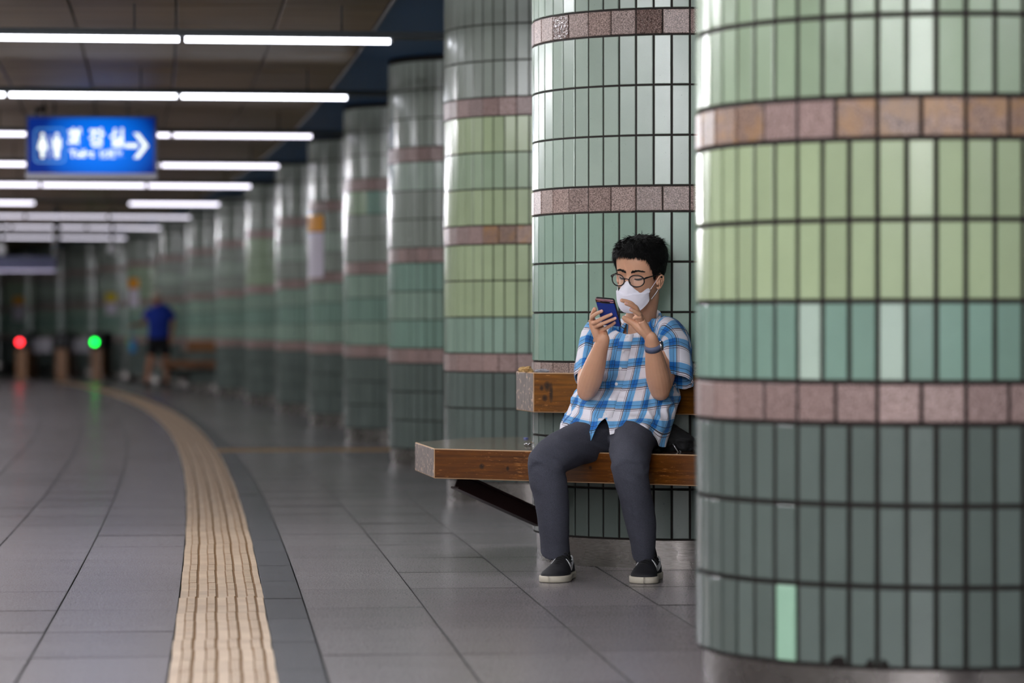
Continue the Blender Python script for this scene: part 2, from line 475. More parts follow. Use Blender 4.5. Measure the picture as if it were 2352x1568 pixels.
colY = [(3.6, None)]
ys = [(31.0, -1.466), (35.4, -2.13)]
FAR_LABELS = ['sixth column from the right edge, with an orange and white notice on its left side',
              'seventh column from the right edge, just left of the one with the notice',
              'eighth column from the right edge, dim green and grey', 'ninth column from the right edge, dim green and grey',
              'tenth column from the right edge, ahead of the far bench', 'eleventh column, the one the small far bench is built around']
far_cols = []
for Y in arc_points(31.0, 4.53, 92):
    far_cols.append(Y)
for i, Y in enumerate(far_cols):
    x = P(Y)+1.95
    g = None
    if i < len(FAR_LABELS): lb = FAR_LABELS[i]
    else: lb = 'dim far green column in the curving row behind the person in blue'; g = 'dim columns at the far end of the curving row'
    gg = SL + ['teal', 'teal_deep', 'teal'] + (['green']*3 if i % 4 == 2 else ['pale_grey', 'pale', 'pale_grey']) + ['pale_grey']*3
    column(x, Y, lb, gg, (-85, -25, .0, 2.2) if i == 0 else None, seed=20+i, group=g, stones={0: 'stone_rose', 1: 'stone_rose', 2: 'stone_rose'})
column(1.58, 3.55, 'green tiled column beside the camera, beyond the right edge', SL + ['teal', 'lime', 'lime', 'green', 'green', 'green', 'pale_grey', 'pale_grey', 'pale_grey'], None, seed=60)

# ------------------------------------------------------------------ ceiling, soffit, walls
CZ = 2.86
ceil_ = MB().box(-40, 22, -16, 110, 3.02, 3.12).build('ceiling', M['ceil_dark']); tag(ceil_, kind='structure')
PW, PL = .62, 1.51
def panel_mb():
    a, b = PW/2-.006, PL/2-.006; bv = .006; h = .03; m = MB()
    vs = [(-a,-b,h),(a,-b,h),(a,b,h),(-a,b,h),(-a,-b,bv),(a,-b,bv),(a,b,bv),(-a,b,bv),(-a+bv,-b+bv,0),(a-bv,-b+bv,0),(a-bv,b-bv,0),(-a+bv,b-bv,0)]
    fs = [(11,10,9,8)] + [((i+1) % 4, i, 4+i, 4+(i+1) % 4) for i in range(4)] + [(4+(i+1) % 4, 4+i, 8+i, 8+(i+1) % 4) for i in range(4)]
    return m.add(vs, fs)
pan_me = panel_mb().mesh('ceiling_panel', M['panel'])
rest = MB(); npan = 0
for Y in arc_points(-10, PL, 96):
    for c in range(12):
        off = 1.03-PW*(c+.5); x, y = Q(Y, off)
        rx, ry = rng.gauss(0, .003), rng.gauss(0, .003)
        if 16 < y < 46 and -.18 < x/y and npan < 295:
            o = link('ceiling_panel', pan_me, ceil_); o.location = (x, y, CZ); o.rotation_euler = (rx, ry, ang(Y)); npan += 1
        else:
            R_ = Matrix.Translation((x, y, CZ)) @ Matrix.Rotation(ang(Y), 4, 'Z') @ Matrix.Rotation(rx, 4, 'X')
            g = panel_mb(); rest.add([R_ @ Vector(v) for v in g.v], g.f)
tag(rest.build('distant_ceiling_panels', M['panel'], ceil_), kind='stuff')
def ribbon(o0, o1, z0, z1, y0=-10, y1=96, n=70):
    m = MB(); vs = []
    for i in range(n+1):
        Y = y0+(y1-y0)*i/n
        for (o_, z_) in ((o0, z0), (o1, z0), (o1, z1), (o0, z1)):
            x, y = Q(Y, o_); vs.append((x, y, z_))
    fs = []
    for i in range(n):
        for k in range(4):
            fs.append((i*4+k, i*4+(k+1) % 4, i*4+4+(k+1) % 4, i*4+4+k))
    fs.append((3,2,1,0)); fs.append((n*4, n*4+1, n*4+2, n*4+3))
    return m.add(vs, fs)
tag(ribbon(1.045, 5.2, 2.90, 2.99).build('soffit', M['soffit'], ceil_))
tag(ribbon(1.034, 1.046, 2.852, 2.95).build('trim_1', M['grey_metal']), kind='structure')
wr = ribbon(5.2, 5.4, 0, 3.02, -10, 96).build('wall_right', M['wall']); tag(wr, kind='structure')
wl = ribbon(-6.45, -6.25, 0, 3.02, -10, 96).build('wall_left', M['wall']); tag(wl, kind='structure')
bl = ribbon(-6.25, -6.23, 0, .12, -10, 96).build('baseboard_left', M['steel']); tag(bl, kind='structure')
br = ribbon(5.18, 5.2, 0, .12, -10, 96).build('baseboard_right', M['steel']); tag(br, kind='structure')
for nm, Y in (('wall_back', -9.9), ('wall_far', 95.5)):
    x0, y0 = Q(Y, -6.5); x1, y1 = Q(Y, 5.5); m = MB(); d = .1 if Y > 0 else -.1
    m.add([(x0,y0,0),(x1,y1,0),(x1,y1,3.02),(x0,y0,3.02),(x0,y0+d,0),(x1,y1+d,0),(x1,y1+d,3.02),(x0,y0+d,3.02)],
          [(0,1,2,3),(7,6,5,4),(0,4,5,1),(1,5,6,2),(2,6,7,3),(3,7,4,0)])
    tag(m.build(nm, M['wall']), kind='structure')

# ------------------------------------------------------------------ rows of tube lights
TUBE_L = 1.19; PITCH = 1.225
def light_mesh(mat):
    n = 10; m = MB(); hw, hz = .023, .026
    prof = [(-hw, .0), (-hw*.92, -.014), (-hw*.55, -hz), (0, -hz-.004), (hw*.55, -hz), (hw*.92, -.014), (hw, 0)]
    L = TUBE_L/2; k = len(prof)
    vs = [(-L, p_[0], p_[1]) for p_ in prof]+[(L, p_[0], p_[1]) for p_ in prof]
    fs = [(i, i+1, k+i+1, k+i) for i in range(k-1)]+[tuple(range(k-1, -1, -1)), tuple(range(k, 2*k)), (0, k, 2*k-1, k-1)]
    return m.add(vs, fs).mesh('tube', mat)
tube_me = light_mesh(M['tube']); tube_near_me = light_mesh(M['tube_near']); tube_far_me = light_mesh(M['tube_far']); tube_last_me = light_mesh(M['tube_last']); tube_side_me = light_mesh(M['tube_side'])
NTB = 5
def rail_mesh(nt):
    m = MB()
    x1 = .35 if nt == NTB else .03; x0 = -PITCH*nt-.05
    m.box(x0, x1, -.055, .055, .0, .04)
    for k in range(nt+1): m.box(-PITCH*k-.008, -PITCH*k+.008, -.02, .02, -.02, .001)
    return m.mesh('rail', M['housing'])
rail_me = rail_mesh(NTB); rail_side_me = rail_mesh(2)
rod_me = MB().tube([(0, 0, .04), (0, 0, .195)], .006, 6).mesh('hanger_rod', M['dark_metal'])
ROWS = [17.7, 22.0, 26.4, 31.2, 35.6, 40.7, 45.4, 50.2, 55.6]
names_ = {17.7: 'highest and nearest visible row of white tube lights, across the top left',
          22.0: 'second row of white tube lights from the top, above the blue sign',
          26.4: 'third row of tube lights from the top, just behind the top of the blue sign',
          31.2: 'fourth row of tube lights from the top, meeting the middle of the blue sign',
          35.6: 'fifth row of tube lights from the top, just under the blue sign',
          40.7: 'sixth row of tube lights from the top, with one tube missing in the middle',
          45.4: 'seventh row of tube lights from the top, split by the dark hanging pole',
          50.2: 'eighth row of tube lights from the top, blurred and dimmer',
          55.6: 'ninth and farthest row of tube lights, lowest in the picture'}
UNSEEN_ROWS = [(-9.6, 0), (-7.3, 0), (-5.05, 0), (-2.8, 0), (-.5, 0), (1.8, 0), (4.05, 0), (8.6, 0), (13.15, 0), (-7.3, 1), (-2.8, 1), (1.8, 1)]  # unseen rows; the in-between and right-hand ones are added for extra light
for Y, side in [(y_, 0) for y_ in ROWS if y_ > 15]+UNSEEN_ROWS:
    root = empty('ceiling_light'); place(root, Y, 1.05, 2.66)
    if side: place(root, Y, 5.1, 2.66)
    near = Y < 14
    if Y in names_: tag(root, names_[Y], 'ceiling light')
    else: tag(root, 'unseen row of tube lights overhead, boosted to brighten the columns', 'ceiling light', 'rows of tube lights out of view overhead')
    link('rail', rail_side_me if side else rail_me, root)
    for k in range(2 if side else 5): o = link('hanger_rod', rod_me, root); o.location = (-.3-1.2*k, 0, 0)
    for k in range(2 if side else NTB):
        if Y == 40.7 and k == 1: continue
        o = link('tube', tube_near_me if near else tube_side_me if k >= 3 else tube_last_me if Y > 45 else tube_far_me if Y > 25 else tube_me, root); o.location = (-PITCH*(k+.5), 0, 0)
# ------------------------------------------------------------------ bench materials
def wood(name, lo, mid, hi, scr=.5, rough=.32, knots=()):
    t = NT(name); p = t.coord('Object')
    st = t.scale(p, (1.6, 1.6, 22))
    n1 = t.noise(st, 2.2, 5, .6)
    wv = t.node('ShaderNodeTexWave', wave_type='BANDS', bands_direction='Z'); t.link(t.scale(p, (.9, .9, 9)), wv.inputs['Vector'])
    wv.inputs['Scale'].default_value = 1.6; wv.inputs['Distortion'].default_value = 7; wv.inputs['Detail'].default_value = 3
    c = t.ramp(n1, [(.28, lo), (.5, mid), (.74, hi)])
    c = t.mix(t.math('MULTIPLY', wv.outputs['Fac'], .35), c, lo+(1,))
    for (kx, kz, r0, r1) in knots:              # dark knots at fixed places of the board
        sx = t.node('ShaderNodeSeparateXYZ'); t.link(p, sx.inputs[0])
        dx = t.math('DIVIDE', t.math('SUBTRACT', sx.outputs[0], kx), r0)
        dz = t.math('DIVIDE', t.math('SUBTRACT', sx.outputs[2], kz), r1)
        d = t.math('SQRT', t.math('ADD', t.math('MULTIPLY', dx, dx), t.math('MULTIPLY', dz, dz)))
        d = t.math('ADD', d, t.math('MULTIPLY', t.math('SUBTRACT', t.noise(p, 40, 2), .5), .25))
        k = t.ramp(d, [(.35, (1, 1, 1)), (1.0, (.35,)*3), (2.2, (0, 0, 0))])
        c = t.mix(t.math('MULTIPLY', k, .92), c, (.016, .007, .004, 1))
    s1 = t.noise(t.scale(p, (9, 9, 75)), 2.4, 3, .7)
    s2 = t.noise(p, 3.5, 3)
    s = t.ramp(t.math('ADD', t.math('MULTIPLY', s1, .7), t.math('MULTIPLY', s2, .3)), [(.58, (0, 0, 0)), (.62, (1, 1, 1))])
    c = t.mix(t.math('MULTIPLY', s, scr), c, rgb(188, 128, 70))
    t.link(c, t.b.inputs['Base Color']); t.b.inputs['Roughness'].default_value = rough
    t.b.inputs['Coat Weight'].default_value = .25; t.b.inputs['Coat Roughness'].default_value = .15
    t.bump(n1, .1, .003); return t.m
LO, MI, HI = s2l((.27, .14, .012)), s2l((.48, .285, .035)), s2l((.60, .38, .08))
M['wood_back'] = wood('varnished_backrest_wood', LO, MI, HI, .75, .32, ((.066, .026, .017, .022), (.040, .018, .011, .013), (.054, -.022, .014, .014), (.084, .0, .010, .045)))
M['wood_seat'] = wood('varnished_seat_wood', s2l((.23, .115, .018)), s2l((.39, .21, .03)), s2l((.48, .28, .06)), .4, .32, ((.225, -.006, .013, .012), (.345, -.012, .008, .010), (.72, .0, .008, .008)))
t = NT('weathered_end_wood'); p = t.coord()
c = t.ramp(t.noise(t.scale(p, (30, 30, 8)), 2, 4), [(.3, s2l((.30, .24, .22))), (.7, s2l((.50, .43, .40)))])
s = t.ramp(t.noise(t.scale(p, (14, 6, 14)), 4, 3), [(.61, (0, 0, 0)), (.64, (1, 1, 1))])
c = t.mix(s, c, rgb(205, 170, 145)); t.link(c, t.b.inputs['Base Color']); t.b.inputs['Roughness'].default_value = .4; M['wood_end'] = t.m
t = NT('glossy_bench_top'); p = t.coord()
c = t.ramp(t.noise(t.scale(p, (2, 30, 2)), 2, 4), [(.3, s2l((.22, .13, .08))), (.7, s2l((.38, .24, .15)))])
t.link(c, t.b.inputs['Base Color']); t.b.inputs['Roughness'].default_value = .16; t.b.inputs['Coat Weight'].default_value = .6; t.b.inputs['Coat Roughness'].default_value = .08
M['wood_top'] = t.m
M['worn_edge'] = plain('worn_pale_edge', rgb(176, 140, 104), .6)
M['strut'] = plain('dark_red_brown_steel', rgb(42, 22, 22), .35, .5)

BA = math.atan2(-.515, .857)          # bench direction: its right end is nearer
def ring_board(poly, hole_c, hole_r, z0, z1, mats, name, parent, ends, worn=.004):
    """board with a round hole for the column; poly is the outer outline, ends: which sides use the end wood"""
    n = 64
    bm = bmesh.new()
    hole = [(hole_c[0]+hole_r*cos(2*pi*k/n), hole_c[1]+hole_r*sin(2*pi*k/n)) for k in range(n)]
    for zz, up in ((z1, True), (z0, False)):
        vo = [bm.verts.new((p_[0], p_[1], zz)) for p_ in poly]; vh = [bm.verts.new((p_[0], p_[1], zz)) for p_ in hole]
        es = [bm.edges.new((vo[i], vo[(i+1) % len(vo)])) for i in range(len(vo))]+[bm.edges.new((vh[i], vh[(i+1) % n])) for i in range(n)]
        r_ = bmesh.ops.triangle_fill(bm, use_beauty=True, use_dissolve=False, edges=es)
        for f in [g for g in r_['geom'] if isinstance(g, bmesh.types.BMFace)]:
            f.normal_update()
            if (f.normal.z > 0) != up: f.normal_flip()
            f.material_index = 2
        if up: to, th = vo, vh
        else: bo, bh = vo, vh
    for i in range(len(poly)):
        j = (i+1) % len(poly)
        f = bm.faces.new((to[i], bo[i], bo[j], to[j])); f.material_index = 1 if i in ends else 0
    for i in range(n):
        j = (i+1) % n
        bm.faces.new((th[i], th[j], bh[j], bh[i]))
    bmesh.ops.recalc_face_normals(bm, faces=bm.faces)
    me = bpy.data.meshes.new(name); bm.to_mesh(me); bm.free()
    for q in mats: me.materials.append(q)
    o = link(name, me, parent); b = bevel(o, worn, 2, 40); b = o.modifiers['bevel']; b.material = 3
    return o
def make_bench(label, cx, cy, rot=0.):
    """origin = column axis on the floor; measured for the near bench, then placed"""
    root = empty('wooden_bench', (cx, cy, 0), rot); tag(root, label, 'bench')
    c0 = Vector((.715, 12.87))
    # a board keeps its own origin at its front left corner and its x axis along the front
    def board(name, pts, z0, z1, mats, ends):
        o3 = Vector((pts[0][0]-c0.x, pts[0][1]-c0.y)); ca, sa = cos(-BA), sin(-BA)
        def loc(p_):
            d = Vector((p_[0]-c0.x, p_[1]-c0.y))-o3
            return (d.x*ca-d.y*sa, d.x*sa+d.y*ca)
        hc = loc((c0.x, c0.y)); zm = (z0+z1)/2
        o = ring_board([loc(p_) for p_ in pts], hc, R+.004, z0-zm, z1-zm, mats, name, root, ends)
        o.location = (o3.x, o3.y, zm); o.rotation_euler = (0, 0, BA); return o
    S0 = Vector((.211, 11.90)); u = Vector((.857, -.515)); fl = S0+u*-.611; fr = S0+u*.95
    board('seat', [tuple(fl), tuple(fr), (1.62, 12.35), (1.50, 13.45), (.55, 13.85), (-.33, 13.1)][:6] if False else
          [(fl.x, fl.y), (fr.x, fr.y), (1.66, 12.5), (1.45, 13.5), (.6, 13.85), (-.20, 13.42), (-.41, 12.90)], .366, .486,
          [M['wood_seat'], M['wood_end'], M['wood_top'], M['worn_edge']], (6,))
    B0 = Vector((.087, 12.45)); br_ = B0+u*1.12
    board('backrest', [(B0.x, B0.y), (br_.x, br_.y), (1.47, 12.5), (1.42, 13.2), (.75, 13.65), (.10, 13.3), (.018, 12.84)], .624, .787,
          [M['wood_back'], M['wood_end'], M['wood_top'], M['worn_edge']], (6,))
    # diagonal steel channels from under the seat down to the foot of the column
    for (ax, ay, bx, by) in ((-.20, 12.40, .125, 12.62), (1.50, 12.75, 1.34, 12.8), (.3, 13.5, .42, 13.42)):
        a = Vector((ax-c0.x, ay-c0.y, .366)); b = Vector((bx-c0.x, by-c0.y, .205))
        d = (b-a).normalized(); s_ = d.cross(Vector((0, 0, 1))).normalized(); up = s_.cross(d).normalized(); L = (b-a).length
        mt = Matrix((( d.x, s_.x, up.x, a.x), (d.y, s_.y, up.y, a.y), (d.z, s_.z, up.z, a.z), (0, 0, 0, 1)))
        m = MB()
        for (x0, x1, y0, y1, z0, z1) in ((-.02, L, -.028, .028, -.060, -.052), (-.02, L, -.028, .028, .0, .008), (-.02, L, -.004, .004, -.056, .004)):
            m.box(x0, x1, y0, y1, z0, z1, 0, mt)
        m.build('strut', M['strut'], root)
    return root
bench = make_bench('varnished wooden bench wrapped round the column, where the man sits', .715, 12.87)
bk = far_cols[4]
make_bench('small far wooden bench around a dim column, beyond the person in blue', P(bk)+1.95, bk, radians(8))

# litter and fittings on the bench
def crumple(name, loc, sx, sy, sz, mat, seed, sub=3):
    bm = bmesh.new(); bmesh.ops.create_icosphere(bm, subdivisions=sub, radius=1)
    for v in bm.verts:
        n = noise.noise_vector(v.co*1.7+Vector((seed, 0, 0)))*.55+noise.noise_vector(v.co*4+Vector((0, seed, 0)))*.22
        q = v.co+n; q.z = max(q.z, -.55); v.co = (q.x*sx, q.y*sy, (q.z+.55)*sz)
    me = bpy.data.meshes.new(name); bm.to_mesh(me); bm.free(); me.materials.append(mat)
    o = link(name, me); o.location = loc; return o
o = crumple('crumpled_paper', (.055, 12.62, .787), .030, .022, .014, plain('tan_paper', rgb(196, 160, 104), .7), 3.1)
tag(o, 'small crumpled tan paper scrap on the left end of the bench backrest', 'paper')
cl = plain('clear_plastic', rgb(190, 195, 205), .12); cl.node_tree.nodes['Principled BSDF'].inputs['Alpha'].default_value = .55
o = crumple('plastic_wrapper', (.125, 12.60, .787), .030, .03, .008, cl, 8.3)
tag(o, 'crinkled clear plastic wrapper beside the tan paper on the backrest', 'wrapper')
o = MB().box(-.006, .006, -.014, .014, 0, .004).build('bottle_cap_scrap', plain('blue_plastic', rgb(40, 70, 170), .4))
o.name = 'plastic_scrap'; o.location = (.06, 13.3, .487); o.rotation_euler = (0, 0, .4); bevel(o, .002)
tag(o, 'tiny blue plastic scrap lying on the far left of the bench seat', 'scrap')
m = MB()
m.tube([(-.010, 0, .004), (.02, 0, .004)], .003, 8); m.tube([(.0, -.008, .002), (.0, -.008, .011)], .0026, 8); m.tube([(.013, .0, .0), (.013, 0, .013)], .003, 8)
o = m.build('bolt_fitting', plain('shiny_bolt', rgb(190, 190, 190), .25, 1.), None, True); o.location = (.06, 12.52, .487)
tag(o, 'small shiny metal bolt fitting on the seat against the column', 'fitting')

# ------------------------------------------------------------------ toilet sign
t = NT('lit_blue_sign_face'); uvc = t.node('ShaderNodeTexCoord').outputs['Object']
sx = t.node('ShaderNodeSeparateXYZ'); t.link(uvc, sx.inputs[0])
# backlight falloff painted into the emission: brighter middle, darker corners
dx = t.math('POWER', t.math('ABSOLUTE', t.math('DIVIDE', t.math('SUBTRACT', sx.outputs[0], .06), .50)), 2.2)
dz = t.math('POWER', t.math('ABSOLUTE', t.math('DIVIDE', sx.outputs[2], .30)), 2.2)
fall = t.math('SUBTRACT', 1.0, t.math('ADD', dx, t.math('MULTIPLY', dz, .6)), True)
c = t.mix(fall, rgb(0, 34, 110), rgb(0, 118, 245)); t.link(c, t.b.inputs['Emission Color'])
t.b.inputs['Emission Strength'].default_value = .95; t.b.inputs['Base Color'].default_value = rgb(0, 30, 110); t.b.inputs['Specular IOR Level'].default_value = .1; M['sign_face'] = t.m
M['sign_white'] = plain('lit_white_lettering', rgb(240, 245, 235), .4, emis=(.82, .90, .80, 1), es=.95)
M['sign_pale'] = plain('lit_pale_blue', rgb(90, 150, 200), .4, emis=s2l((.20, .48, .72))+(1,), es=1.0)
sg = empty('toilet_sign', at(211, 335, 25.5)+Vector((0, 0, 0)), ang(25.5)*.3)
tag(sg, 'backlit blue hanging toilet sign with white pictograms, lettering and arrow', 'sign')
W2, H2 = .525, .232
fr = MB()
fr.box(-W2-.02, W2+.02, -.05, .05, -H2-.045, -H2, 0); fr.box(-W2-.02, W2+.02, -.05, .05, H2, H2+.02, 1)
fr.box(-W2-.02, -W2, -.05, .05, -H2, H2, 1); fr.box(W2, W2+.02, -.05, .05, -H2, H2, 1); fr.box(-W2, W2, .0, .045, -H2, H2, 1)
fr.build('frame', [M['grey_metal'], plain('blue_sign_casing', rgb(20, 40, 90), .4)], sg)
MB().box(-W2, W2, -.04, -.03, -H2, H2).build('face', M['sign_face'], sg)
for x in (-.40, -.31, .30): 
    MB().tube([(x, 0, H2+.02), (x, 0, .42)], .009, 8).build('hanger', M['dark_metal'], sg)
cj = MB().tube([(-.46, 0, H2+.02), (-.46, 0, H2+.07), (-.38, 0, H2+.08)], .02, 8).build('cable_joint', M['dark_metal'], sg, True)
def textobj(body, size, x, z, mat, par, sx_=1., name='lettering', depth=.002, y=-.043, extra=0.):
    cu = bpy.data.curves.new(name, 'FONT'); cu.body = body; cu.size = size; cu.align_x = 'CENTER'; cu.align_y = 'CENTER'; cu.extrude = depth; cu.offset = extra
    cu.space_character = 1.0
    o_ = bpy.data.objects.new(name, cu)
    COL.objects.link(o_); dg = bpy.context.evaluated_depsgraph_get()
    me = bpy.data.meshes.new_from_object(o_.evaluated_get(dg)); bpy.data.objects.remove(o_)
    me.materials.clear(); me.materials.append(mat)
    o_ = link(name, me, par); o_.location = (x, y, z); o_.rotation_euler = (pi/2, 0, 0); o_.scale = (sx_, 1, 1); return o_
for ch, x in (('화', -.13), ('장', .045), ('실', .215)): textobj(ch, .165, x, .055, M['sign_white'], sg, .85, extra=.006)
textobj('Toilet', .088, -.08, -.07, M['sign_white'], sg, .95, extra=.0035)
textobj('化粧室', .080, .165, -.075, M['sign_white'], sg, .85, extra=.001)
ar = MB(); ya, yb = -.046, -.041
def poly2(m, pts, ya=-.046, yb=-.041):
    n = len(pts); m.add([(p_[0], ya, p_[1]) for p_ in pts]+[(p_[0], yb, p_[1]) for p_ in pts],
                        [tuple(range(n))]+[(i, i+n, (i+1) % n+n, (i+1) % n) for i in range(n)])
poly2(ar, [(.28, -.018), (.28, .018), (.385, .018), (.385, -.018)])
poly2(ar, [(.35, .105), (.395, .105), (.475, 0), (.395, -.105), (.35, -.105), (.43, 0)])
ar.build('arrow', M['sign_white'], sg)
pb = MB(); o_, i_ = .135, .125
def rr(cx, cz, hw, hh, r_, n=5):
    pts = []
    for k, (sx_, sz_) in enumerate(((1, 1), (-1, 1), (-1, -1), (1, -1))):
        for j in range(n+1):
            a = pi/2*k+pi/2*j/n; pts.append((cx+sx_*(hw-r_)+r_*cos(a), cz+sz_*(hh-r_)+r_*sin(a)))
    return pts
A_, B_ = rr(-.345, 0, .13, .145, .035), rr(-.345, 0, .120, .135, .028); n = len(A_)
pb.add([(p_[0], -.044, p_[1]) for p_ in A_]+[(p_[0], -.044, p_[1]) for p_ in B_], [(i, (i+1) % n, n+(i+1) % n, n+i) for i in range(n)])
pb.build('pictogram_border', M['sign_pale'], sg)
pg = MB()
for cx, skirt in ((-.405, True), (-.285, False)):
    poly2(pg, [(cx+.018*cos(2*pi*k/10), .088+.018*sin(2*pi*k/10)) for k in range(10)])
    if skirt: poly2(pg, [(cx-.018, .062), (cx-.042, -.025), (cx-.018, -.04), (cx-.014, -.105), (cx+.014, -.105), (cx+.018, -.04), (cx+.042, -.025), (cx+.018, .062)][::-1])
    else: poly2(pg, [(cx-.034, .06), (cx-.034, -.02), (cx-.022, -.03), (cx-.018, -.105), (cx+.018, -.105), (cx+.022, -.03), (cx+.034, -.02), (cx+.034, .06)][::-1])
poly2(pg, [(-.348, .085), (-.348, -.105), (-.342, -.105), (-.342, .085)][::-1])
pg.build('pictogram', M['sign_white'], sg)

# ------------------------------------------------------------------ far left: hanging pole and dark sign, cameras
hp = empty('hanging_sign', at(60, 605, 47.0)); tag(hp, 'dark blue hanging sign with a lit lower edge, far left under the lights', 'sign')
MB().box(-.62, .46, -.06, .06, -.10, .10).build('board', plain('dark_blue_board', rgb(16, 20, 70), .5), hp)
MB().box(-.60, .44, -.05, .05, -.118, -.102).build('lit_edge', plain('pale_lit_strip', rgb(190, 180, 210), .4, emis=(.55, .5, .68, 1), es=1.), hp)
MB().tube([(.47, 0, -.1), (.47, 0, 1.05)], .05, 10).build('pole', M['dark_metal'], hp)
for i, (x, y_) in enumerate(((258, 572), (4, 575))):
    cm = empty('dome_camera', at(x, y_, 48.0)); tag(cm, ['small white dome camera hanging right of the dark pole', 'small white dome camera at the left picture edge'][i], 'camera')
    bm = bmesh.new(); bmesh.ops.create_uvsphere(bm, u_segments=16, v_segments=10, radius=.075); me = bpy.data.meshes.new('dome'); bm.to_mesh(me); bm.free()
    me.materials.append(M['white_metal']); link('dome', me, cm)
    MB().tube([(0, 0, .05), (0, 0, .75)], .022, 8).build('stem', M['dark_metal'], cm)
    MB().tube([(0, 0, .04), (0, 0, .09)], .06, 12).build('collar', M['white_metal'], cm)

# ------------------------------------------------------------------ ticket gates
YG = 58.5
for i, (px, lit, lb) in enumerate(((46, (1, .02, .03), 'ticket gate post with a glowing red light, at the left'), (137, None, 'dark unlit ticket gate post between the red and the green one'), (218, (.0, 1, .06), 'ticket gate post with a glowing green light'))):
    x = (px-1176)/F*YG
    g = empty('ticket_gate', (x+.03, YG, 0), -.04); tag(g, lb, 'ticket gate')
    bevel(MB().box(-.11, .11, -.0, 1.1, .0, .60).build('cabinet', plain('brown_gate_panel', rgb(126, 84, 46), .35), g), .02)
    bevel(MB().box(-.13, .13, -.03, 1.15, .60, .93).build('head', M['dark_metal'], g), .04, 3)
    MB().box(-.14, .14, .1, 1.0, 0, .04).build('plinth', M['steel'], g)
    if lit:
        n = 20; m = MB(); m.add([(-.03+.055*cos(2*pi*k/n), -.034, .73+.055*sin(2*pi*k/n)) for k in range(n)]+[(-.03+.055*cos(2*pi*k/n), -.02, .73+.055*sin(2*pi*k/n)) for k in range(n)],
                                [tuple(range(n))]+[(k, n+k, n+(k+1) % n, (k+1) % n) for k in range(n)])
        m.build('signal_light', plain('signal_light_glow', lit+(1,), .4, emis=lit+(1,), es=9.0), g)
    if i < 2: bevel(MB().box(.13, .48, .5, .53, .52, .80).build('flap_panel', plain('pale_gate_flap', rgb(150, 146, 156), .3), g), .01)

# ------------------------------------------------------------------ notices on columns
def notice(px, y0, y1, y2, Y, wpx, top, label):
    """top plate and white sheet below, curved round the face of its column"""
    cxx = None
    best = min(range(len(far_cols)), key=lambda k: abs(far_cols[k]-Y)); Yc = far_cols[best]; Xc = P(Yc)+1.95
    xw = (px-1176)/F*(Yc-.1); s_ = max(-.985, min(.985, (xw-Xc)/R)); a0 = math.asin(s_)
    r_ = empty('column_notice', (Xc, Yc, 0)); tag(r_, label, 'notice')
    hw = wpx/F*Yc/2/max(.25, cos(a0))/R
    hw = min(hw, .30)
    def plate(n_, ya, yb, mat, lift):
        za, zb = EYE-(yb-758)/F*Yc, EYE-(ya-758)/F*Yc; m = MB(); n = 8; vs = []
        for rr_ in (R+lift+.004, R+.002):
            for k in range(n+1):
                a = a0-hw+2*hw*k/n
                vs += [(rr_*sin(a), -rr_*cos(a), za), (rr_*sin(a), -rr_*cos(a), zb)]
        q = 2*(n+1); fs = []
        for k in range(n):
            fs += [(2*k, 2*k+2, 2*k+3, 2*k+1), (q+2*k+1, q+2*k+3, q+2*k+2, q+2*k), (2*k+1, 2*k+3, q+2*k+3, q+2*k+1), (2*k+2, 2*k, q+2*k, q+2*k+2)]
        fs += [(0, 1, q+1, q), (2*n+1, 2*n, q+2*n, q+2*n+1)]
        m.add(vs, fs).build(n_, mat, r_)
    plate('coloured_plate', y0, y1, top, .01); plate('white_sheet', y1+2, y2, M['notice_white'], .006)
M['notice_white'] = plain('white_notice_sheet', rgb(214, 206, 220), .5)
M['notice_orange'] = plain('orange_plate', rgb(240, 160, 10), .5); M['notice_yellow'] = plain('yellow_plate', rgb(216, 190, 20), .5)
notice(726, 497, 534, 638, 31.0, 38, M['notice_orange'], 'orange and white notice on the left side of the sixth column')
notice(311, 641, 662, 705, 58.0, 26, M['notice_orange'], 'far orange and white column notice above the person in blue')
notice(262, 673, 694, 722, 62.0, 26, M['notice_yellow'], 'far yellow and white column notice left of the person in blue')
notice(50, 682, 700, 736, 76.0, 24, M['notice_orange'], 'far orange and white column notice above the red gate light')

# green poster stand behind the gates
# ================================================================== the seated man
def skin_mat(name, col):
    t = NT(name); p = t.pos()
    n = t.noise(p, 60, 3); n2 = t.noise(p, 9, 2)
    c = t.mix(t.math('MULTIPLY', n, .25), col, rgb(196, 132, 108))
    c = t.mix(t.math('MULTIPLY', n2, .22), c, rgb(172, 116, 88))
    t.link(c, t.b.inputs['Base Color']); t.b.inputs['Roughness'].default_value = .48
    t.b.inputs['Subsurface Weight'].default_value = .12; t.b.inputs['Subsurface Radius'].default_value = (.01, .004, .002)
    t.b.inputs['Subsurface Scale'].default_value = .4
    t.bump(t.noise(p, 380, 2), .06, .001); return t.m
M['skin'] = skin_mat('skin', rgb(222, 172, 140))
M['nail'] = plain('nail', rgb(232, 182, 168), .25)
t = NT('black_hair'); p = t.pos(); n = t.noise(p, 300, 2)
t.link(t.ramp(n, [(.3, (.003, .003, .003)), (.8, (.010, .009, .008))]), t.b.inputs['Base Color']); t.b.inputs['Roughness'].default_value = .6; t.b.inputs['Specular IOR Level'].default_value = .25
t.bump(n, .4, .003); M['hair'] = t.m
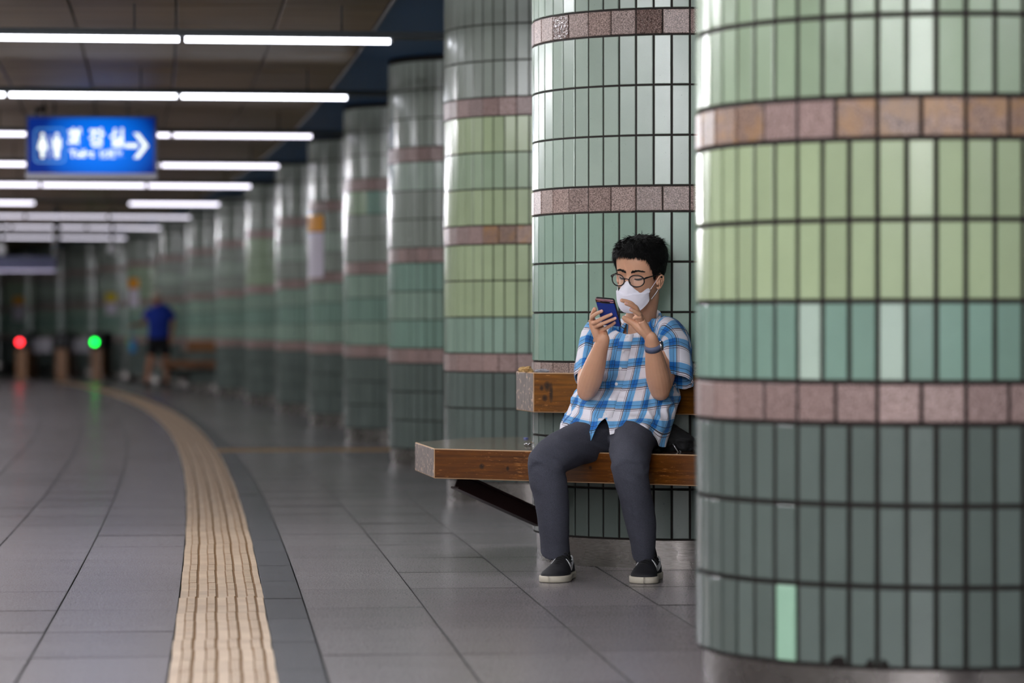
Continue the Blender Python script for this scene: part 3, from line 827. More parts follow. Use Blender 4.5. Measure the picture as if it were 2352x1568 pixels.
def plaid(name):
    t = NT(name); uvn = t.node('ShaderNodeTexCoord'); sp = t.node('ShaderNodeSeparateXYZ'); t.link(uvn.outputs['UV'], sp.inputs[0])
    PER = .078
    def axis(o, sh):
        f = t.math('FRACT', t.math('ADD', t.math('DIVIDE', o, PER), sh))
        def band(a, b, e=.012):
            x = t.math('MULTIPLY', t.math('SUBTRACT', f, a), 1/e, True); y = t.math('MULTIPLY', t.math('SUBTRACT', b, f), 1/e, True)
            return t.math('MULTIPLY', x, y)
        return band(.0, .36), t.math('MAXIMUM', band(.945, .999), band(.13, .160)), band(.865, .905), band(.385, .41)
    ub, uk, ubr, ug = axis(sp.outputs[0], .18); vb, vk, vbr, vg = axis(sp.outputs[1], .30)
    sm = t.math('ADD', ub, vb)
    c = t.ramp(t.math('MULTIPLY', sm, .5), [(0, s2l((.93, .92, .95))), (.5, s2l((.42, .67, .87))), (1, s2l((.06, .42, .74)))])
    c = t.mix(t.math('MULTIPLY', t.math('MAXIMUM', ug, vg), .35), c, rgb(70, 90, 130))
    c = t.mix(t.math('MULTIPLY', t.math('MAXIMUM', ubr, vbr), .75), c, rgb(92, 50, 58))
    c = t.mix(t.math('MULTIPLY', t.math('MAXIMUM', uk, vk), .95), c, rgb(14, 22, 46))
    wv = t.noise(t.pos(), 700, 1); c = t.mix(t.math('MULTIPLY', wv, .10), c, rgb(120, 130, 150))
    t.link(c, t.b.inputs['Base Color']); t.b.inputs['Roughness'].default_value = .85; t.b.inputs['Specular IOR Level'].default_value = .2
    t.b.inputs['Sheen Weight'].default_value = .1
    t.bump(t.noise(t.pos(), 26, 3), .35, .006); return t.m
M['plaid'] = plaid('blue_white_plaid_cotton')
t = NT('charcoal_wool'); p = t.pos()
c = t.ramp(t.noise(p, 500, 2, .8), [(.35, s2l((.235, .24, .275))), (.65, s2l((.325, .33, .375)))])
t.link(c, t.b.inputs['Base Color']); t.b.inputs['Roughness'].default_value = .9; t.b.inputs['Specular IOR Level'].default_value = .2
t.bump(t.noise(t.scale(p, (9, 9, 22)), 1.6, 3), .3, .012); M['trouser'] = t.m
M['black_fabric'] = plain('black_shoe_fabric', rgb(20, 20, 26), .7)
M['black_soft'] = plain('black_lace', rgb(10, 10, 12), .8)
M['rubber'] = plain('off_white_rubber', rgb(196, 188, 172), .6)
M['white_patch'] = plain('white_leather', rgb(214, 214, 216), .5)
M['mask'] = plain('white_mask_fabric', rgb(240, 238, 248), .8, spec=.2)
M['black_frame'] = plain('black_glasses_frame', rgb(14, 12, 14), .25)
gl = NT('clear_lens'); gl.b.inputs['Base Color'].default_value = (.95, .95, 1, 1); gl.b.inputs['Alpha'].default_value = .06; gl.b.inputs['Roughness'].default_value = .03; M['lens'] = gl.m

def smooth_tab(tab, x):
    xs = [r[0] for r in tab]
    if x <= xs[0]: return tab[0][1:]
    if x >= xs[-1]: return tab[-1][1:]
    for i in range(len(xs)-1):
        if xs[i] <= x <= xs[i+1]:
            f = (x-xs[i])/(xs[i+1]-xs[i]); f_ = f
            out = []
            for k in range(1, len(tab[0])):
                p0 = tab[max(i-1, 0)][k]; p1 = tab[i][k]; p2 = tab[i+1][k]; p3 = tab[min(i+2, len(tab)-1)][k]
                h = xs[i+1]-xs[i]
                m1 = (p2-p0)/(xs[i+1]-xs[max(i-1, 0)])*h; m2 = (p3-p1)/(xs[min(i+2, len(tab)-1)]-xs[i])*h
                out.append((2*f**3-3*f**2+1)*p1+(f**3-2*f**2+f)*m1+(-2*f**3+3*f**2)*p2+(f**3-f**2)*m2)
            return out
def loft(m, keys, n=24, sub=6, side=Vector((1, 0, 0)), expo=2.0, caps=True, mi=0, taper_round=True):
    """keys: list of (point, half width along side, half depth); smooth in between"""
    L = [0.]
    for i in range(1, len(keys)): L.append(L[-1]+max(1e-4, (Vector(keys[i][0])-Vector(keys[i-1][0])).length))
    tab = [(L[i], *keys[i][0], keys[i][1], keys[i][2]) for i in range(len(keys))]
    ts = []
    for i in range(len(keys)-1):
        for k in range(sub): ts.append(L[i]+(L[i+1]-L[i])*k/sub)
    ts.append(L[-1]); pts = [smooth_tab(tab, q) for q in ts]
    vs = []; rings = len(pts)
    for i, q in enumerate(pts):
        c = Vector(q[:3]); a = Vector(pts[max(i-1, 0)][:3]); b = Vector(pts[min(i+1, rings-1)][:3]); d = (b-a).normalized()
        s_ = (side-d*side.dot(d)).normalized(); f_ = d.cross(s_)
        for k in range(n):
            t_ = 2*pi*k/n; cs, sn = cos(t_), sin(t_)
            cs = math.copysign(abs(cs)**(2/expo), cs); sn = math.copysign(abs(sn)**(2/expo), sn)
            vs.append(c+s_*cs*q[3]+f_*sn*q[4])
    fs = [(i*n+k, i*n+(k+1) % n, (i+1)*n+(k+1) % n, (i+1)*n+k) for i in range(rings-1) for k in range(n)]
    if caps:
        vs.append(Vector(pts[0][:3])); vs.append(Vector(pts[-1][:3])); a, b = rings*n, rings*n+1
        fs += [(a, (k+1) % n, k) for k in range(n)]+[(b, (rings-1)*n+k, (rings-1)*n+(k+1) % n) for k in range(n)]
    m.add(vs, fs, mi)
def ball(m, c, r, sc=(1, 1, 1), rot=None, n=14):
    vs = []; fs = []
    for i in range(n+1):
        th = pi*i/n
        for k in range(n*2):
            ph = pi*k/n; v = Vector((sin(th)*cos(ph)*sc[0], sin(th)*sin(ph)*sc[1], cos(th)*sc[2]))*r
            if rot is not None: v = rot @ v
            vs.append(Vector(c)+v)
    N = n*2
    fs = [(i*N+k, (i+1)*N+k, (i+1)*N+(k+1) % N, i*N+(k+1) % N) for i in range(n) for k in range(N)]
    m.add(vs, fs)
def remeshed(m, name, mats, voxel, parent, it=2, fac=.5):
    o = m.build('tmp', mats); r_ = o.modifiers.new('r', 'REMESH'); r_.mode = 'VOXEL'; r_.voxel_size = voxel; r_.adaptivity = 0
    if it:
        s_ = o.modifiers.new('s', 'SMOOTH'); s_.iterations = it; s_.factor = fac
    dg = bpy.context.evaluated_depsgraph_get(); me = bpy.data.meshes.new_from_object(o.evaluated_get(dg)); me.name = name
    old = o.data; bpy.data.objects.remove(o); bpy.data.meshes.remove(old)
    me.materials.clear()
    for q in (mats if isinstance(mats, list) else [mats]): me.materials.append(q)
    me.polygons.foreach_set('use_smooth', [True]*len(me.polygons))
    return link(name, me, parent)
def displace(me, fn):
    n = len(me.vertices); co = np.empty(n*3, np.float32); me.vertices.foreach_get('co', co); co = co.reshape(-1, 3)
    nr = np.empty(n*3, np.float32); me.vertices.foreach_get('normal', nr); nr = nr.reshape(-1, 3)
    co2 = fn(co.astype(float), nr.astype(float)); me.vertices.foreach_set('co', co2.astype(np.float32).ravel()); me.update()

MAN = at(1440, 1043, 12.02); MAN = Vector((MAN.x, MAN.y, 0.0))
man = empty('person', MAN)
tag(man, 'seated man in plaid shirt, glasses and white face mask, looking at a phone', 'person')
def A(px, py, Y): return at(px, py, Y)-MAN

# ---------------- head, in its own frame: x = his left, -y = forward, z up, origin between the eyes' level and the ears
HC = A(1471.5, 627, 12.03)
HM = Matrix.Translation(HC) @ Matrix.Rotation(radians(-30), 4, 'Z') @ Matrix.Rotation(radians(11), 4, 'X') @ Matrix.Rotation(radians(3.5), 4, 'Y')
HT = [(-.128, .010, .074, -.050), (-.121, .030, .090, -.025), (-.106, .047, .096, .0), (-.085, .059, .0975, .03), (-.055, .070, .098, .06), (-.02, .0775, .099, .09),
      (.0, .081, .0985, .105), (.03, .0855, .101, .112), (.06, .0875, .102, .114), (.09, .083, .094, .108), (.115, .068, .077, .091), (.132, .047, .053, .064), (.141, .024, .026, .034), (.145, .004, .004, .006)]
def g2(x, z, cx, cz, sx, sz): return np.exp(-((x-cx)/sx)**2-((z-cz)/sz)**2)
def head_pt(a, z, off=0.):
    """a = 0 forward, positive towards his left"""
    w_, f_, b_ = smooth_tab(HT, z)
    s_, c_ = sin(a), cos(a)
    if c_ >= 0:
        x = w_*math.copysign(abs(s_)**.92, s_); y = -f_*abs(c_)**.78
        x *= 1
    else: x = w_*math.copysign(abs(s_)**.9, s_); y = b_*abs(c_)**.85
    if c_ > 0:
        sh = 0.
        sh -= .020*math.exp(-(x/.0125)**2-((z+.040)/.017)**2)           # nose tip
        sh -= .014*math.exp(-(x/.0105)**2-((z+.018)/.022)**2)           # bridge
        for sg_ in (-1, 1):
            sh += .0085*math.exp(-((x-sg_*.037)/.019)**2-((z+.001)/.0125)**2)  # sockets
            sh -= .0045*math.exp(-((x-sg_*.037)/.013)**2-((z+.006)/.008)**2)   # lids over the eyeballs
            sh -= .0035*math.exp(-((x-sg_*.036)/.02)**2-((z-.021)/.008)**2)    # brow
            sh -= .004*math.exp(-((x-sg_*.05)/.02)**2-((z+.036)/.018)**2)      # cheekbone
        sh -= .006*math.exp(-(x/.02)**2-((z+.075)/.008)**2)
        sh -= .004*math.exp(-(x/.016)**2-((z+.115)/.011)**2)
        y += sh*min(1, c_*2.2)
    v = Vector((x, y, z))
    if off:
        e = Vector((x/(w_*w_+1e-6), y/((f_ if y < 0 else max(b_, .02))**2+1e-6), (z-.01)/.14**2)).normalized(); v = v+e*off
    return v
body = MB()
nA = 88; zs = list(np.linspace(-.128, .145, 74)); vs = []
for z_ in zs:
    for k in range(nA):
        vs.append(HM @ head_pt(2*pi*k/nA, z_))
fs = [(i*nA+k, i*nA+(k+1) % nA, (i+1)*nA+(k+1) % nA, (i+1)*nA+k) for i in range(len(zs)-1) for k in range(nA)]
vs.append(HM @ Vector((0, -.06, -.129))); vs.append(HM @ Vector((0, 0, .146)))
b0, b1 = len(vs)-2, len(vs)-1
fs += [(b0, (k+1) % nA, k) for k in range(nA)]+[(b1, (len(zs)-1)*nA+k, (len(zs)-1)*nA+(k+1) % nA) for k in range(nA)]
body.add(vs, fs)
# ears: rim, lobe, bowl and tragus
for sg_ in (-1, 1):
    def E(x, y, z): return HM @ Vector((sg_*(.0835+(x-.083)*.85), -.014+(y-.012)*.78, -.027+(z+.006)*.78))
    rim = [(.083, -.006, -.012), (.088, -.008, .006), (.095, .0, .022), (.101, .014, .028), (.104, .026, .020), (.103, .029, .002), (.099, .024, -.018), (.093, .014, -.034), (.087, .003, -.040), (.083, -.004, -.032)]
    body.tube([E(*q) for q in rim], [.0036, .0038, .004, .004, .004, .004, .004, .0052, .0056, .004], 8)
    ball(body, E(.091, .012, -.006), 1, (.0055, .0135, .0215), (HM.to_3x3() @ Matrix.Rotation(sg_*radians(16), 3, 'Z')), 10)
    body.tube([E(.096, .004, .010), E(.100, .016, .010), E(.099, .018, -.006), E(.094, .012, -.020)], .0035, 8)
    ball(body, E(.088, -.006, -.012), .0055, (1, 1, 1.4), HM.to_3x3(), 8)
# neck and upper trunk
neck_lo = A(1474, 748, 12.10)
loft(body, [(HM @ Vector((0, .022, -.02)), .055, .055), (HM @ Vector((0, .026, -.085)), .060, .058), (A(1474, 712, 12.085), .061, .060), (A(1471, 738, 12.10), .066, .064), (A(1466, 765, 12.11), .11, .075), (A(1462, 800, 12.11), .13, .085), (A(1452, 880, 12.10), .12, .08), (A(1440, 940, 12.06), .10, .07)], 28, 5, Vector((.9, -.42, 0)))
# arms: shoulder, elbow, wrist
SIDE = Vector((.9, -.42, 0))
RS, RE, RW = A(1366, 778, 12.10), A(1349, 893, 11.88), A(1385, 781, 11.74)
LS, LE, LW = A(1544, 775, 12.02), A(1516, 893, 11.83), A(1496, 778, 11.70)
def arm(S, E_, W, inner):
    m1 = S.lerp(E_, .5); f1 = E_.lerp(W, .22); f2 = E_.lerp(W, .5); f3 = E_.lerp(W, .8)
    loft(body, [(S, .052, .05), (m1, .048, .048), (E_+(S-E_)*.10, .043, .045), (E_+(E_-S)*.06, .030, .032)], 20, 6, SIDE)
    ball(body, E_+Vector((0, -.002, -.002)), .0385)
    loft(body, [(E_+(E_-W)*.20, .010, .010), (E_+(E_-W)*.15, .027, .027), (E_+(E_-W)*.07, .037, .038), (E_+(W-E_)*.04, .0425, .0425), (f1, .0465, .046), (f2, .041, .041), (f3, .031, .029), (W, .0262, .0225), (W+(W-E_)*.05, .0235, .020), (W+(W-E_)*.10, .017, .014), (W+(W-E_)*.13, .008, .007)], 20, 6, SIDE)
arm(RS, RE, RW, 1); arm(LS, LE, LW, -1)
# hands ----------------------------------------------------------
NAILS = []
def finger(m, pts, r0, r1, nail_dir=None):
    pts = [Vector(q) for q in pts]
    rr_ = [r0+(r1-r0)*i/(len(pts)-1) for i in range(len(pts))]
    ks = []
    for i, q in enumerate(pts):
        ks.append((q, rr_[i]*1.04, rr_[i]*.96))
    d = (pts[-1]-pts[-2]).normalized()
    loft(m, ks, 14, 5, Vector((.3, .1, 1)), caps=True); 
    for i in range(1, len(pts)-1): ball(m, pts[i], rr_[i]*1.05, n=8)
    ball(m, pts[-1], r1*1.0, n=8)
    if nail_dir is not None: NAILS.append((pts[-1], d, Vector(nail_dir).normalized(), r1))
def palm(m, W, corners, r):
    """corners: knuckle points; a web of overlapping tapered bars from wrist to knuckles"""
    for i, c in enumerate(corners):
        w0 = W[0].lerp(W[1], i/(len(corners)-1))
        loft(m, [(w0, r*.8, r*.8), (w0.lerp(c, .3), r*1.0, r*.98), (w0.lerp(c, .6), r*1.06, r*1.0), (c, r*.92, r*.92)], 14, 5, Vector((.3, .1, 1)))
    for i in range(len(corners)-1):
        a, b = corners[i], corners[i+1]; w0 = W[0].lerp(W[1], (i+.5)/(len(corners)-1)); c = a.lerp(b, .5)
        loft(m, [(w0, r*.8, r*.8), (w0.lerp(c, .3), r*1.0, r*.98), (w0.lerp(c, .6), r*1.06, r), (c, r*.8, r*.8)], 14, 4, Vector((.3, .1, 1)))
# right hand (picture left): fingers wrapped over the back of the phone
rk = [A(1359, 733, 11.740), A(1360, 743, 11.745), A(1364, 752, 11.752), A(1371, 760, 11.76)]
palm(body, (A(1377, 790, 11.745), A(1386, 791, 11.745)), rk, .0155)
loft(body, [(A(1388, 778, 11.745), .018, .018), (A(1384, 764, 11.76), .019, .018), (A(1376, 748, 11.77), .014, .014)], 14, 5, SIDE)
finger(body, [rk[0], A(1361, 727, 11.708), A(1371, 719.5, 11.688), A(1382, 714.5, 11.683)], .0092, .0066, (0, -1, .35))
finger(body, [rk[1], A(1369, 739, 11.705), A(1388, 729, 11.694), A(1404, 722, 11.687)], .0092, .0064, (0, -1, .35))
finger(body, [rk[2], A(1374, 747, 11.712), A(1396, 738, 11.704), A(1413, 731, 11.698)], .0088, .0062, (0, -1, .35))
finger(body, [rk[3], A(1384, 757, 11.738), A(1399, 749.5, 11.730), A(1412, 741, 11.722)], .0082, .0058, (0, -1, .35))
finger(body, [A(1378, 762, 11.765), A(1367, 745, 11.79), A(1360, 728, 11.770), A(1366, 710, 11.722)], .0125, .0088)
# left hand (picture right): open, fingertips raised in front of the mask
lk = [A(1462, 715, 11.705), A(1466, 720, 11.69), A(1470, 728, 11.68), A(1474, 737, 11.675)]
palm(body, (A(1492, 787, 11.71), A(1501, 787, 11.71)), lk, .0160)
finger(body, [lk[0], A(1452, 699, 11.700), A(1439, 692.5, 11.695), A(1428, 689.5, 11.69)], .0105, .0072)
finger(body, [lk[1], A(1460, 706, 11.668), A(1448, 700, 11.655), A(1438, 697, 11.65)], .0108, .0073, (-.1, -1, .5))
finger(body, [lk[2], A(1468, 721, 11.650), A(1458, 715, 11.640), A(1449, 711, 11.636)], .0102, .0070, (-.1, -1, .5))
finger(body, [lk[3], A(1470, 728, 11.655), A(1462, 728, 11.66), A(1457, 731, 11.665)], .0092, .0068)
loft(body, [(A(1487, 770, 11.70), .018, .018), (A(1472, 756, 11.695), .020, .018), (A(1458, 744, 11.70), .0155, .014), (A(1448, 738, 11.70), .0125, .0115), (A(1439, 733, 11.70), .0125, .0115), (A(1433, 729.5, 11.70), .0095, .009)], 14, 5, SIDE)
ball(body, A(1434, 730, 11.70), .0098, n=8)
bo = remeshed(body, 'body', M['skin'], .0018, man, 3, .4)
nl = MB()
for (p_, d, nd, r_) in NAILS:
    u_ = (nd-d*nd.dot(d)).normalized(); s_ = d.cross(u_); c = p_+u_*r_*.86+d*r_*.1
    vs = []
    for i in range(5):
        for j in range(4):
            a = (i/4-.5)*1.5; b = (j/3-.5)
            vs.append(p_+u_*(r_*1.04*cos(a))+s_*(r_*1.04*sin(a))+d*(b*r_*1.35+r_*.15)-u_*abs(b)*.0006)
    nl.add(vs, [(i*4+j, i*4+j+1, (i+1)*4+j+1, (i+1)*4+j) for i in range(4) for j in range(3)])
tag(nl.build('fingernails', M['nail'], bo, True), kind='stuff')

# ---------------- face details
def on_face(x, z, lift=.0012):
    w_, f_, b_ = smooth_tab(HT, z)
    s_ = max(-1, min(1, abs(x)/w_))**(1/.92); a = math.copysign(math.asin(s_), x)
    v = head_pt(a, z); return Vector((v.x, v.y-lift, v.z))
for sg_ in (-1, 1):
    m = MB(); vs = []; n = 12
    for i in range(n+1):
        t_ = i/n; x = sg_*(.012+.045*t_); zc = .0205+.0075*sin(min(1, t_*1.25)*pi*.62)-.004*max(0, t_-.6)*2.5; hh = .0022*(1-t_)**.5*(.5+min(1, t_*5)*.5)+.0008
        for q in (-1, 1): vs.append(on_face(x, zc+q*hh, .0022))
    m.add([HM @ v for v in vs], [(2*i, 2*i+2, 2*i+3, 2*i+1) for i in range(n)])
    # loose brow hairs
    rg = random.Random(5+sg_)
    for i in range(420):
        t_ = rg.random(); x = sg_*(.011+.046*t_); zc = .0205+.0075*sin(min(1, t_*1.25)*pi*.62)-.004*max(0, t_-.6)*2.5+rg.gauss(0, .0024)*(1-t_*.5)
        p0 = on_face(x, zc, .0015); p1 = on_face(x+sg_*.006, zc+.0035*(1-t_*1.4), .0045); dd = Vector((0, 0, .0006))
        m.add([HM @ (p0-dd), HM @ (p0+dd), HM @ p1], [(0, 1, 2)])
    m.build('eyebrow', M['hair'], man)
    m = MB(); pts = []
    for i in range(11):
        t_ = i/10; x = sg_*(.0205+.033*t_); pts.append(HM @ on_face(x, -.0045-.0042*sin(pi*t_)+.002*t_, .0012))
    m.tube(pts, [.0012+.0022*sin(pi*i/10) for i in range(11)], 6)
    pts = [HM @ on_face(sg_*(.0175+.031*i/10), .0035+.0025*sin(pi*i/10), .0004) for i in range(11)]
    for i in range(24):
        t_ = i/23; x = sg_*(.021+.032*t_); p0 = on_face(x, -.0055-.0038*sin(pi*t_), .0012); p1 = p0+Vector((sg_*.001, -.006, -.0035))
        m.add([HM @ (p0+Vector((-.0005, 0, 0))), HM @ (p0+Vector((.0005, 0, 0))), HM @ p1], [(0, 1, 2)])
    m.build('eyelashes', M['hair'], man)

# ---------------- hair: cap plus cut strands
def hairline(a):
    """lowest z of the hair at azimuth a"""
    d = abs(math.degrees(a))
    tab = [(0, .079), (18, .080), (32, .077), (45, .070), (54, .052), (61, .032), (67, .012), (71, -.010), (76, -.016), (81, -.006), (88, .004), (98, .0), (108, -.035), (130, -.062), (180, -.07)]
    return smooth_tab(tab, d)[0]
m = MB(); nA_, nZ = 96, 26; vs = []
for j in range(nZ+1):
    v_ = j/nZ
    for k in range(nA_):
        a = 2*pi*k/nA_; a_ = a if a <= pi else a-2*pi; zl = hairline(a_); z_ = zl+(.1445-zl)*(1-(1-v_)**1.4)
        top = smooth_tab([(-.08, .004), (0, .008), (.05, .013), (.09, .015), (.12, .014), (.146, .012)], z_)[0]
        th = top*min(1, (v_*5+.12))
        if abs(a_) < 1.0: th *= 1.0+.25*cos(a_)
        q = head_pt(a_, z_, th); nn = noise.noise(q*42)*.004+noise.noise(q*90)*.002
        vs.append(HM @ (q+q.normalized()*nn*min(1, v_*4)))
fs = [(j*nA_+k, j*nA_+(k+1) % nA_, (j+1)*nA_+(k+1) % nA_, (j+1)*nA_+k) for j in range(nZ) for k in range(nA_)]
vs.append(HM @ Vector((0, 0, .159))); fs += [(len(vs)-1, nZ*nA_+k, nZ*nA_+(k+1) % nA_) for k in range(nA_)]
m.add(vs, fs); hair = m.build('hair', M['hair'], man, True)
m = MB(); rg = random.Random(9)
for i in range(6500):
    a = rg.uniform(-pi, pi); zl = hairline(a)
    z_ = zl+(.144-zl)*rg.random()**1.1; v_ = (z_-zl)/(.144-zl)
    top = smooth_tab([(-.08, .004), (0, .008), (.05, .013), (.09, .015), (.12, .014), (.146, .012)], z_)[0]*min(1, v_*5+.12)
    base = head_pt(a, z_, top*.85); nrm = (head_pt(a, z_, .02)-head_pt(a, z_)).normalized()
    dn = head_pt(a, z_-.012, top)-head_pt(a, z_, top); dn.normalize()
    front = max(0, cos(a)); fwd = Vector((.30, -1, 0))
    d = (dn*(.9 if z_ < .10 else .35)+fwd*(.75*front+.25)*(.9 if z_ > .07 else .3)+nrm*rg.uniform(.1, .55)+Vector((rg.gauss(0, .28), rg.gauss(0, .28), rg.gauss(0, .22))))
    d.normalize(); Ln = rg.uniform(.012, .028) if z_ > .05 else rg.uniform(.004, .011)
    if z_ < .03: d = (dn+nrm*.2).normalized()
    if front > .5 and z_ < .09: Ln = rg.uniform(.008, .017)
    w0 = rg.uniform(.0007, .0014); sd = d.cross(nrm).normalized()*w0
    q1 = base+d*Ln*.55; q2 = base+d*Ln+dn*Ln*.25-nrm*Ln*.1
    m.add([HM @ v for v in (base-sd, base+sd, q1-sd*.8, q1+sd*.8, q2)], [(0, 1, 3, 2), (2, 3, 4)])
st = m.build('strands', M['hair'], hair); tag(st, kind='stuff')

# ---------------- glasses
gls = MB()
def lens_c(sg_): return Vector((sg_*.0405, -.1205, -.009))
def lens_ring(sg_, k, n, rx=.0300, rz=.0228):
    t_ = 2*pi*k/n; x = lens_c(sg_).x+rx*cos(t_); z_ = lens_c(sg_).z+rz*sin(t_)+.0015*(1 if sin(t_) > 0 else -.6)*abs(cos(t_))
    return Vector((x, -.1215+((abs(x))/.072)**2*.014, z_))
for sg_ in (-1, 1):
    gls.tube([HM @ lens_ring(sg_, k, 36) for k in range(36)], .0024, 8, closed=True)
    gls.tube([HM @ Vector(q) for q in ((sg_*.0710, -.1080, .0), (sg_*.0765, -.103, .003), (sg_*.0800, -.090, .0035), (sg_*.0855, -.045, .003), (sg_*.0885, -.016, .002), (sg_*.0895, -.002, -.004), (sg_*.088, .006, -.022))],
             [.003, .0036, .0027, .0021, .0020, .0020, .0018], 8)
    gls.tube([HM @ Vector(q) for q in ((sg_*.0090, -.117, -.012), (sg_*.0105, -.110, -.017), (sg_*.011, -.108, -.021))], .0012, 6)
gls.tube([HM @ Vector(q) for q in ((-.0085, -.1208, -.004), (-.004, -.1225, -.0015), (.004, -.1225, -.0015), (.0085, -.1208, -.004))], .0019, 8)
gg = gls.build('glasses', M['black_frame'], man, True)
for sg_ in (-1, 1):
    m = MB(); n = 36; c = lens_c(sg_); vs = [HM @ Vector((c.x, -.1190, c.z))]
    for rr_ in (.5, 1.):
        for k in range(n):
            q = lens_ring(sg_, k, n); q = Vector((c.x+(q.x-c.x)*rr_, q.y-(.001 if rr_ < 1 else 0), c.z+(q.z-c.z)*rr_)); vs.append(HM @ q)
    fs = [(0, 1+(k+1) % n, 1+k) for k in range(n)]+[(1+k, 1+(k+1) % n, 1+n+(k+1) % n, 1+n+k) for k in range(n)]
    m.add(vs, fs).build('lens', M['lens'], gg, True)

# ---------------- face mask: upper wing, middle, folded seam
m = MB(); nS, nT = 60, 90; vs = []
def mask_pt(s_, t_, lift=0.):
    """s -1..1 across, t 0 bottom .. 1 top"""
    a = s_*radians(59)
    ztop = smooth_tab([(0, -.010), (.06, -.013), (.3, -.034), (.5, -.051), (.62, -.058), (.8, -.048), (.95, -.044), (1, -.050)], abs(s_))[0]
    zbot = smooth_tab([(0, -.140), (.3, -.139), (.55, -.131), (.8, -.114), (.95, -.098), (1, -.090)], abs(s_))[0]
    z_ = zbot+(ztop-zbot)*t_
    A_ = smooth_tab([(-.145, .104), (-.12, .117), (-.095, .127), (-.07, .132), (-.05, .131), (-.035, .127), (-.02, .117), (-.01, .116)], z_)[0]+.006
    if abs(s_) > .1: A_ = A_+(min(A_, .118)-A_)*min(1, (abs(s_)-.1)*1.6)*(1 if z_ > -.06 else .2)
    x = .0845*sin(a)*(1.0-.10*max(0, (-.10-z_)/.04)); y = -A_*max(0, cos(a))**.80+.006*abs(s_)**3
    # seam ridge dipping across the face
    zs_ = -.066+.022*min(1, abs(s_)*1.25)**1.6
    y -= (.0016*math.exp(-((z_-zs_)/.0018)**2)+lift)
    if z_ > zs_: y += .0035*(1-abs(s_)**3)*min(1, (z_-zs_)/.0015)
    y += noise.noise(Vector((s_*3, t_*4, 2)))*.0022
    return Vector((x, y, z_))
for i in range(nS+1):
    for j in range(nT+1): vs.append(HM @ mask_pt(-1+2*i/nS, j/nT))
m.add(vs, [(i*(nT+1)+j, i*(nT+1)+j+1, (i+1)*(nT+1)+j+1, (i+1)*(nT+1)+j) for i in range(nS) for j in range(nT)])
mk = m.build('face_mask', M['mask'], man, True); sm_ = mk.modifiers.new('solid', 'SOLIDIFY'); sm_.thickness = .0012; sm_.offset = 1
for sg_ in (-1, 1):
    m = MB(); kf = 1. if sg_ > 0 else .9
    m.tube([HM @ Vector((q[0]*kf, q[1]+(1-kf)*.12, q[2])) for q in ((sg_*.0715, -.058, -.050), (sg_*.082, -.040, -.028), (sg_*.088, -.024, -.010), (sg_*.091, -.014, -.004))], .0011, 6)
    m.tube([HM @ Vector((q[0]*kf, q[1]+(1-kf)*.12, q[2])) for q in ((sg_*.0715, -.054, -.090), (sg_*.080, -.034, -.072), (sg_*.088, -.016, -.052), (sg_*.092, -.008, -.044))], .0011, 6)
    m.build('ear_loop', M['mask'], mk, True)

# ---------------- shirt
FD = Vector((-.40, -.917, 0)); SD = Vector((.917, -.40, 0))        # chest forward, his left
TT = [  # t, centre (px, py, Y), half width, half depth
    (0.0, 1417, 994, 11.92, .192, .185), (.10, 1423, 966, 11.955, .203, .175), (.25, 1434, 921, 12.01, .195, .160), (.42, 1446, 875, 12.06, .178, .135),
    (.58, 1452, 835, 12.075, .182, .130), (.72, 1458, 795, 12.085, .186, .124), (.82, 1461, 772, 12.09, .176, .108), (.89, 1464, 757, 12.095, .142, .092), (.95, 1469, 745, 12.10, .098, .080), (1.0, 1473, 736, 12.10, .074, .076)]
TT2 = [(q[0], *A(q[1], q[2], q[3]), q[4], q[5]) for q in TT]
def hem_drop(a):
    """how far the hem hangs below its ring, by azimuth (0 front, + his left)"""
    d = math.degrees(a)
    return smooth_tab([(-180, .02), (-120, -.02), (-85, -.050), (-60, -.01), (-35, .0), (-16, .030), (-6, .022), (0, .0), (6, .002), (14, -.004), (30, -.030), (45, -.035), (60, -.010), (78, .045), (95, .050), (120, .03), (180, .02)], d)[0]
def wrinkle(a, t_, p_):
    w_ = 0.
    low = max(0, 1-abs(t_-.28)/.36)
    q = Vector((a*1.1, t_*5.2+a*.5, 3.3))
    w_ += (noise.noise(q*1.6))*.016*low
    w_ += (1-abs(noise.noise(Vector((a*1.5+t_*2.5, t_*7-a*1.3, 8.1)))*2.2))*.012*low
    w_ += (1-abs(noise.noise(Vector((a*2.6-t_*3, t_*9+a*2, 1.1)))*2.2))*.0055*(.7+low)
    w_ += sin(a*9+t_*6+noise.noise(Vector((a*2, t_*3, 0)))*3)*.006*max(0, 1-t_/.35)
    return w_
LEGS = [(A(1412, 1002, 12.05), A(1253, 1066, 11.66), .078, .074), (A(1462, 996, 12.02), A(1448, 1066, 11.56), .084, .074)]
ZT = [(q[0], A(q[1], q[2], q[3]).z) for q in TT]
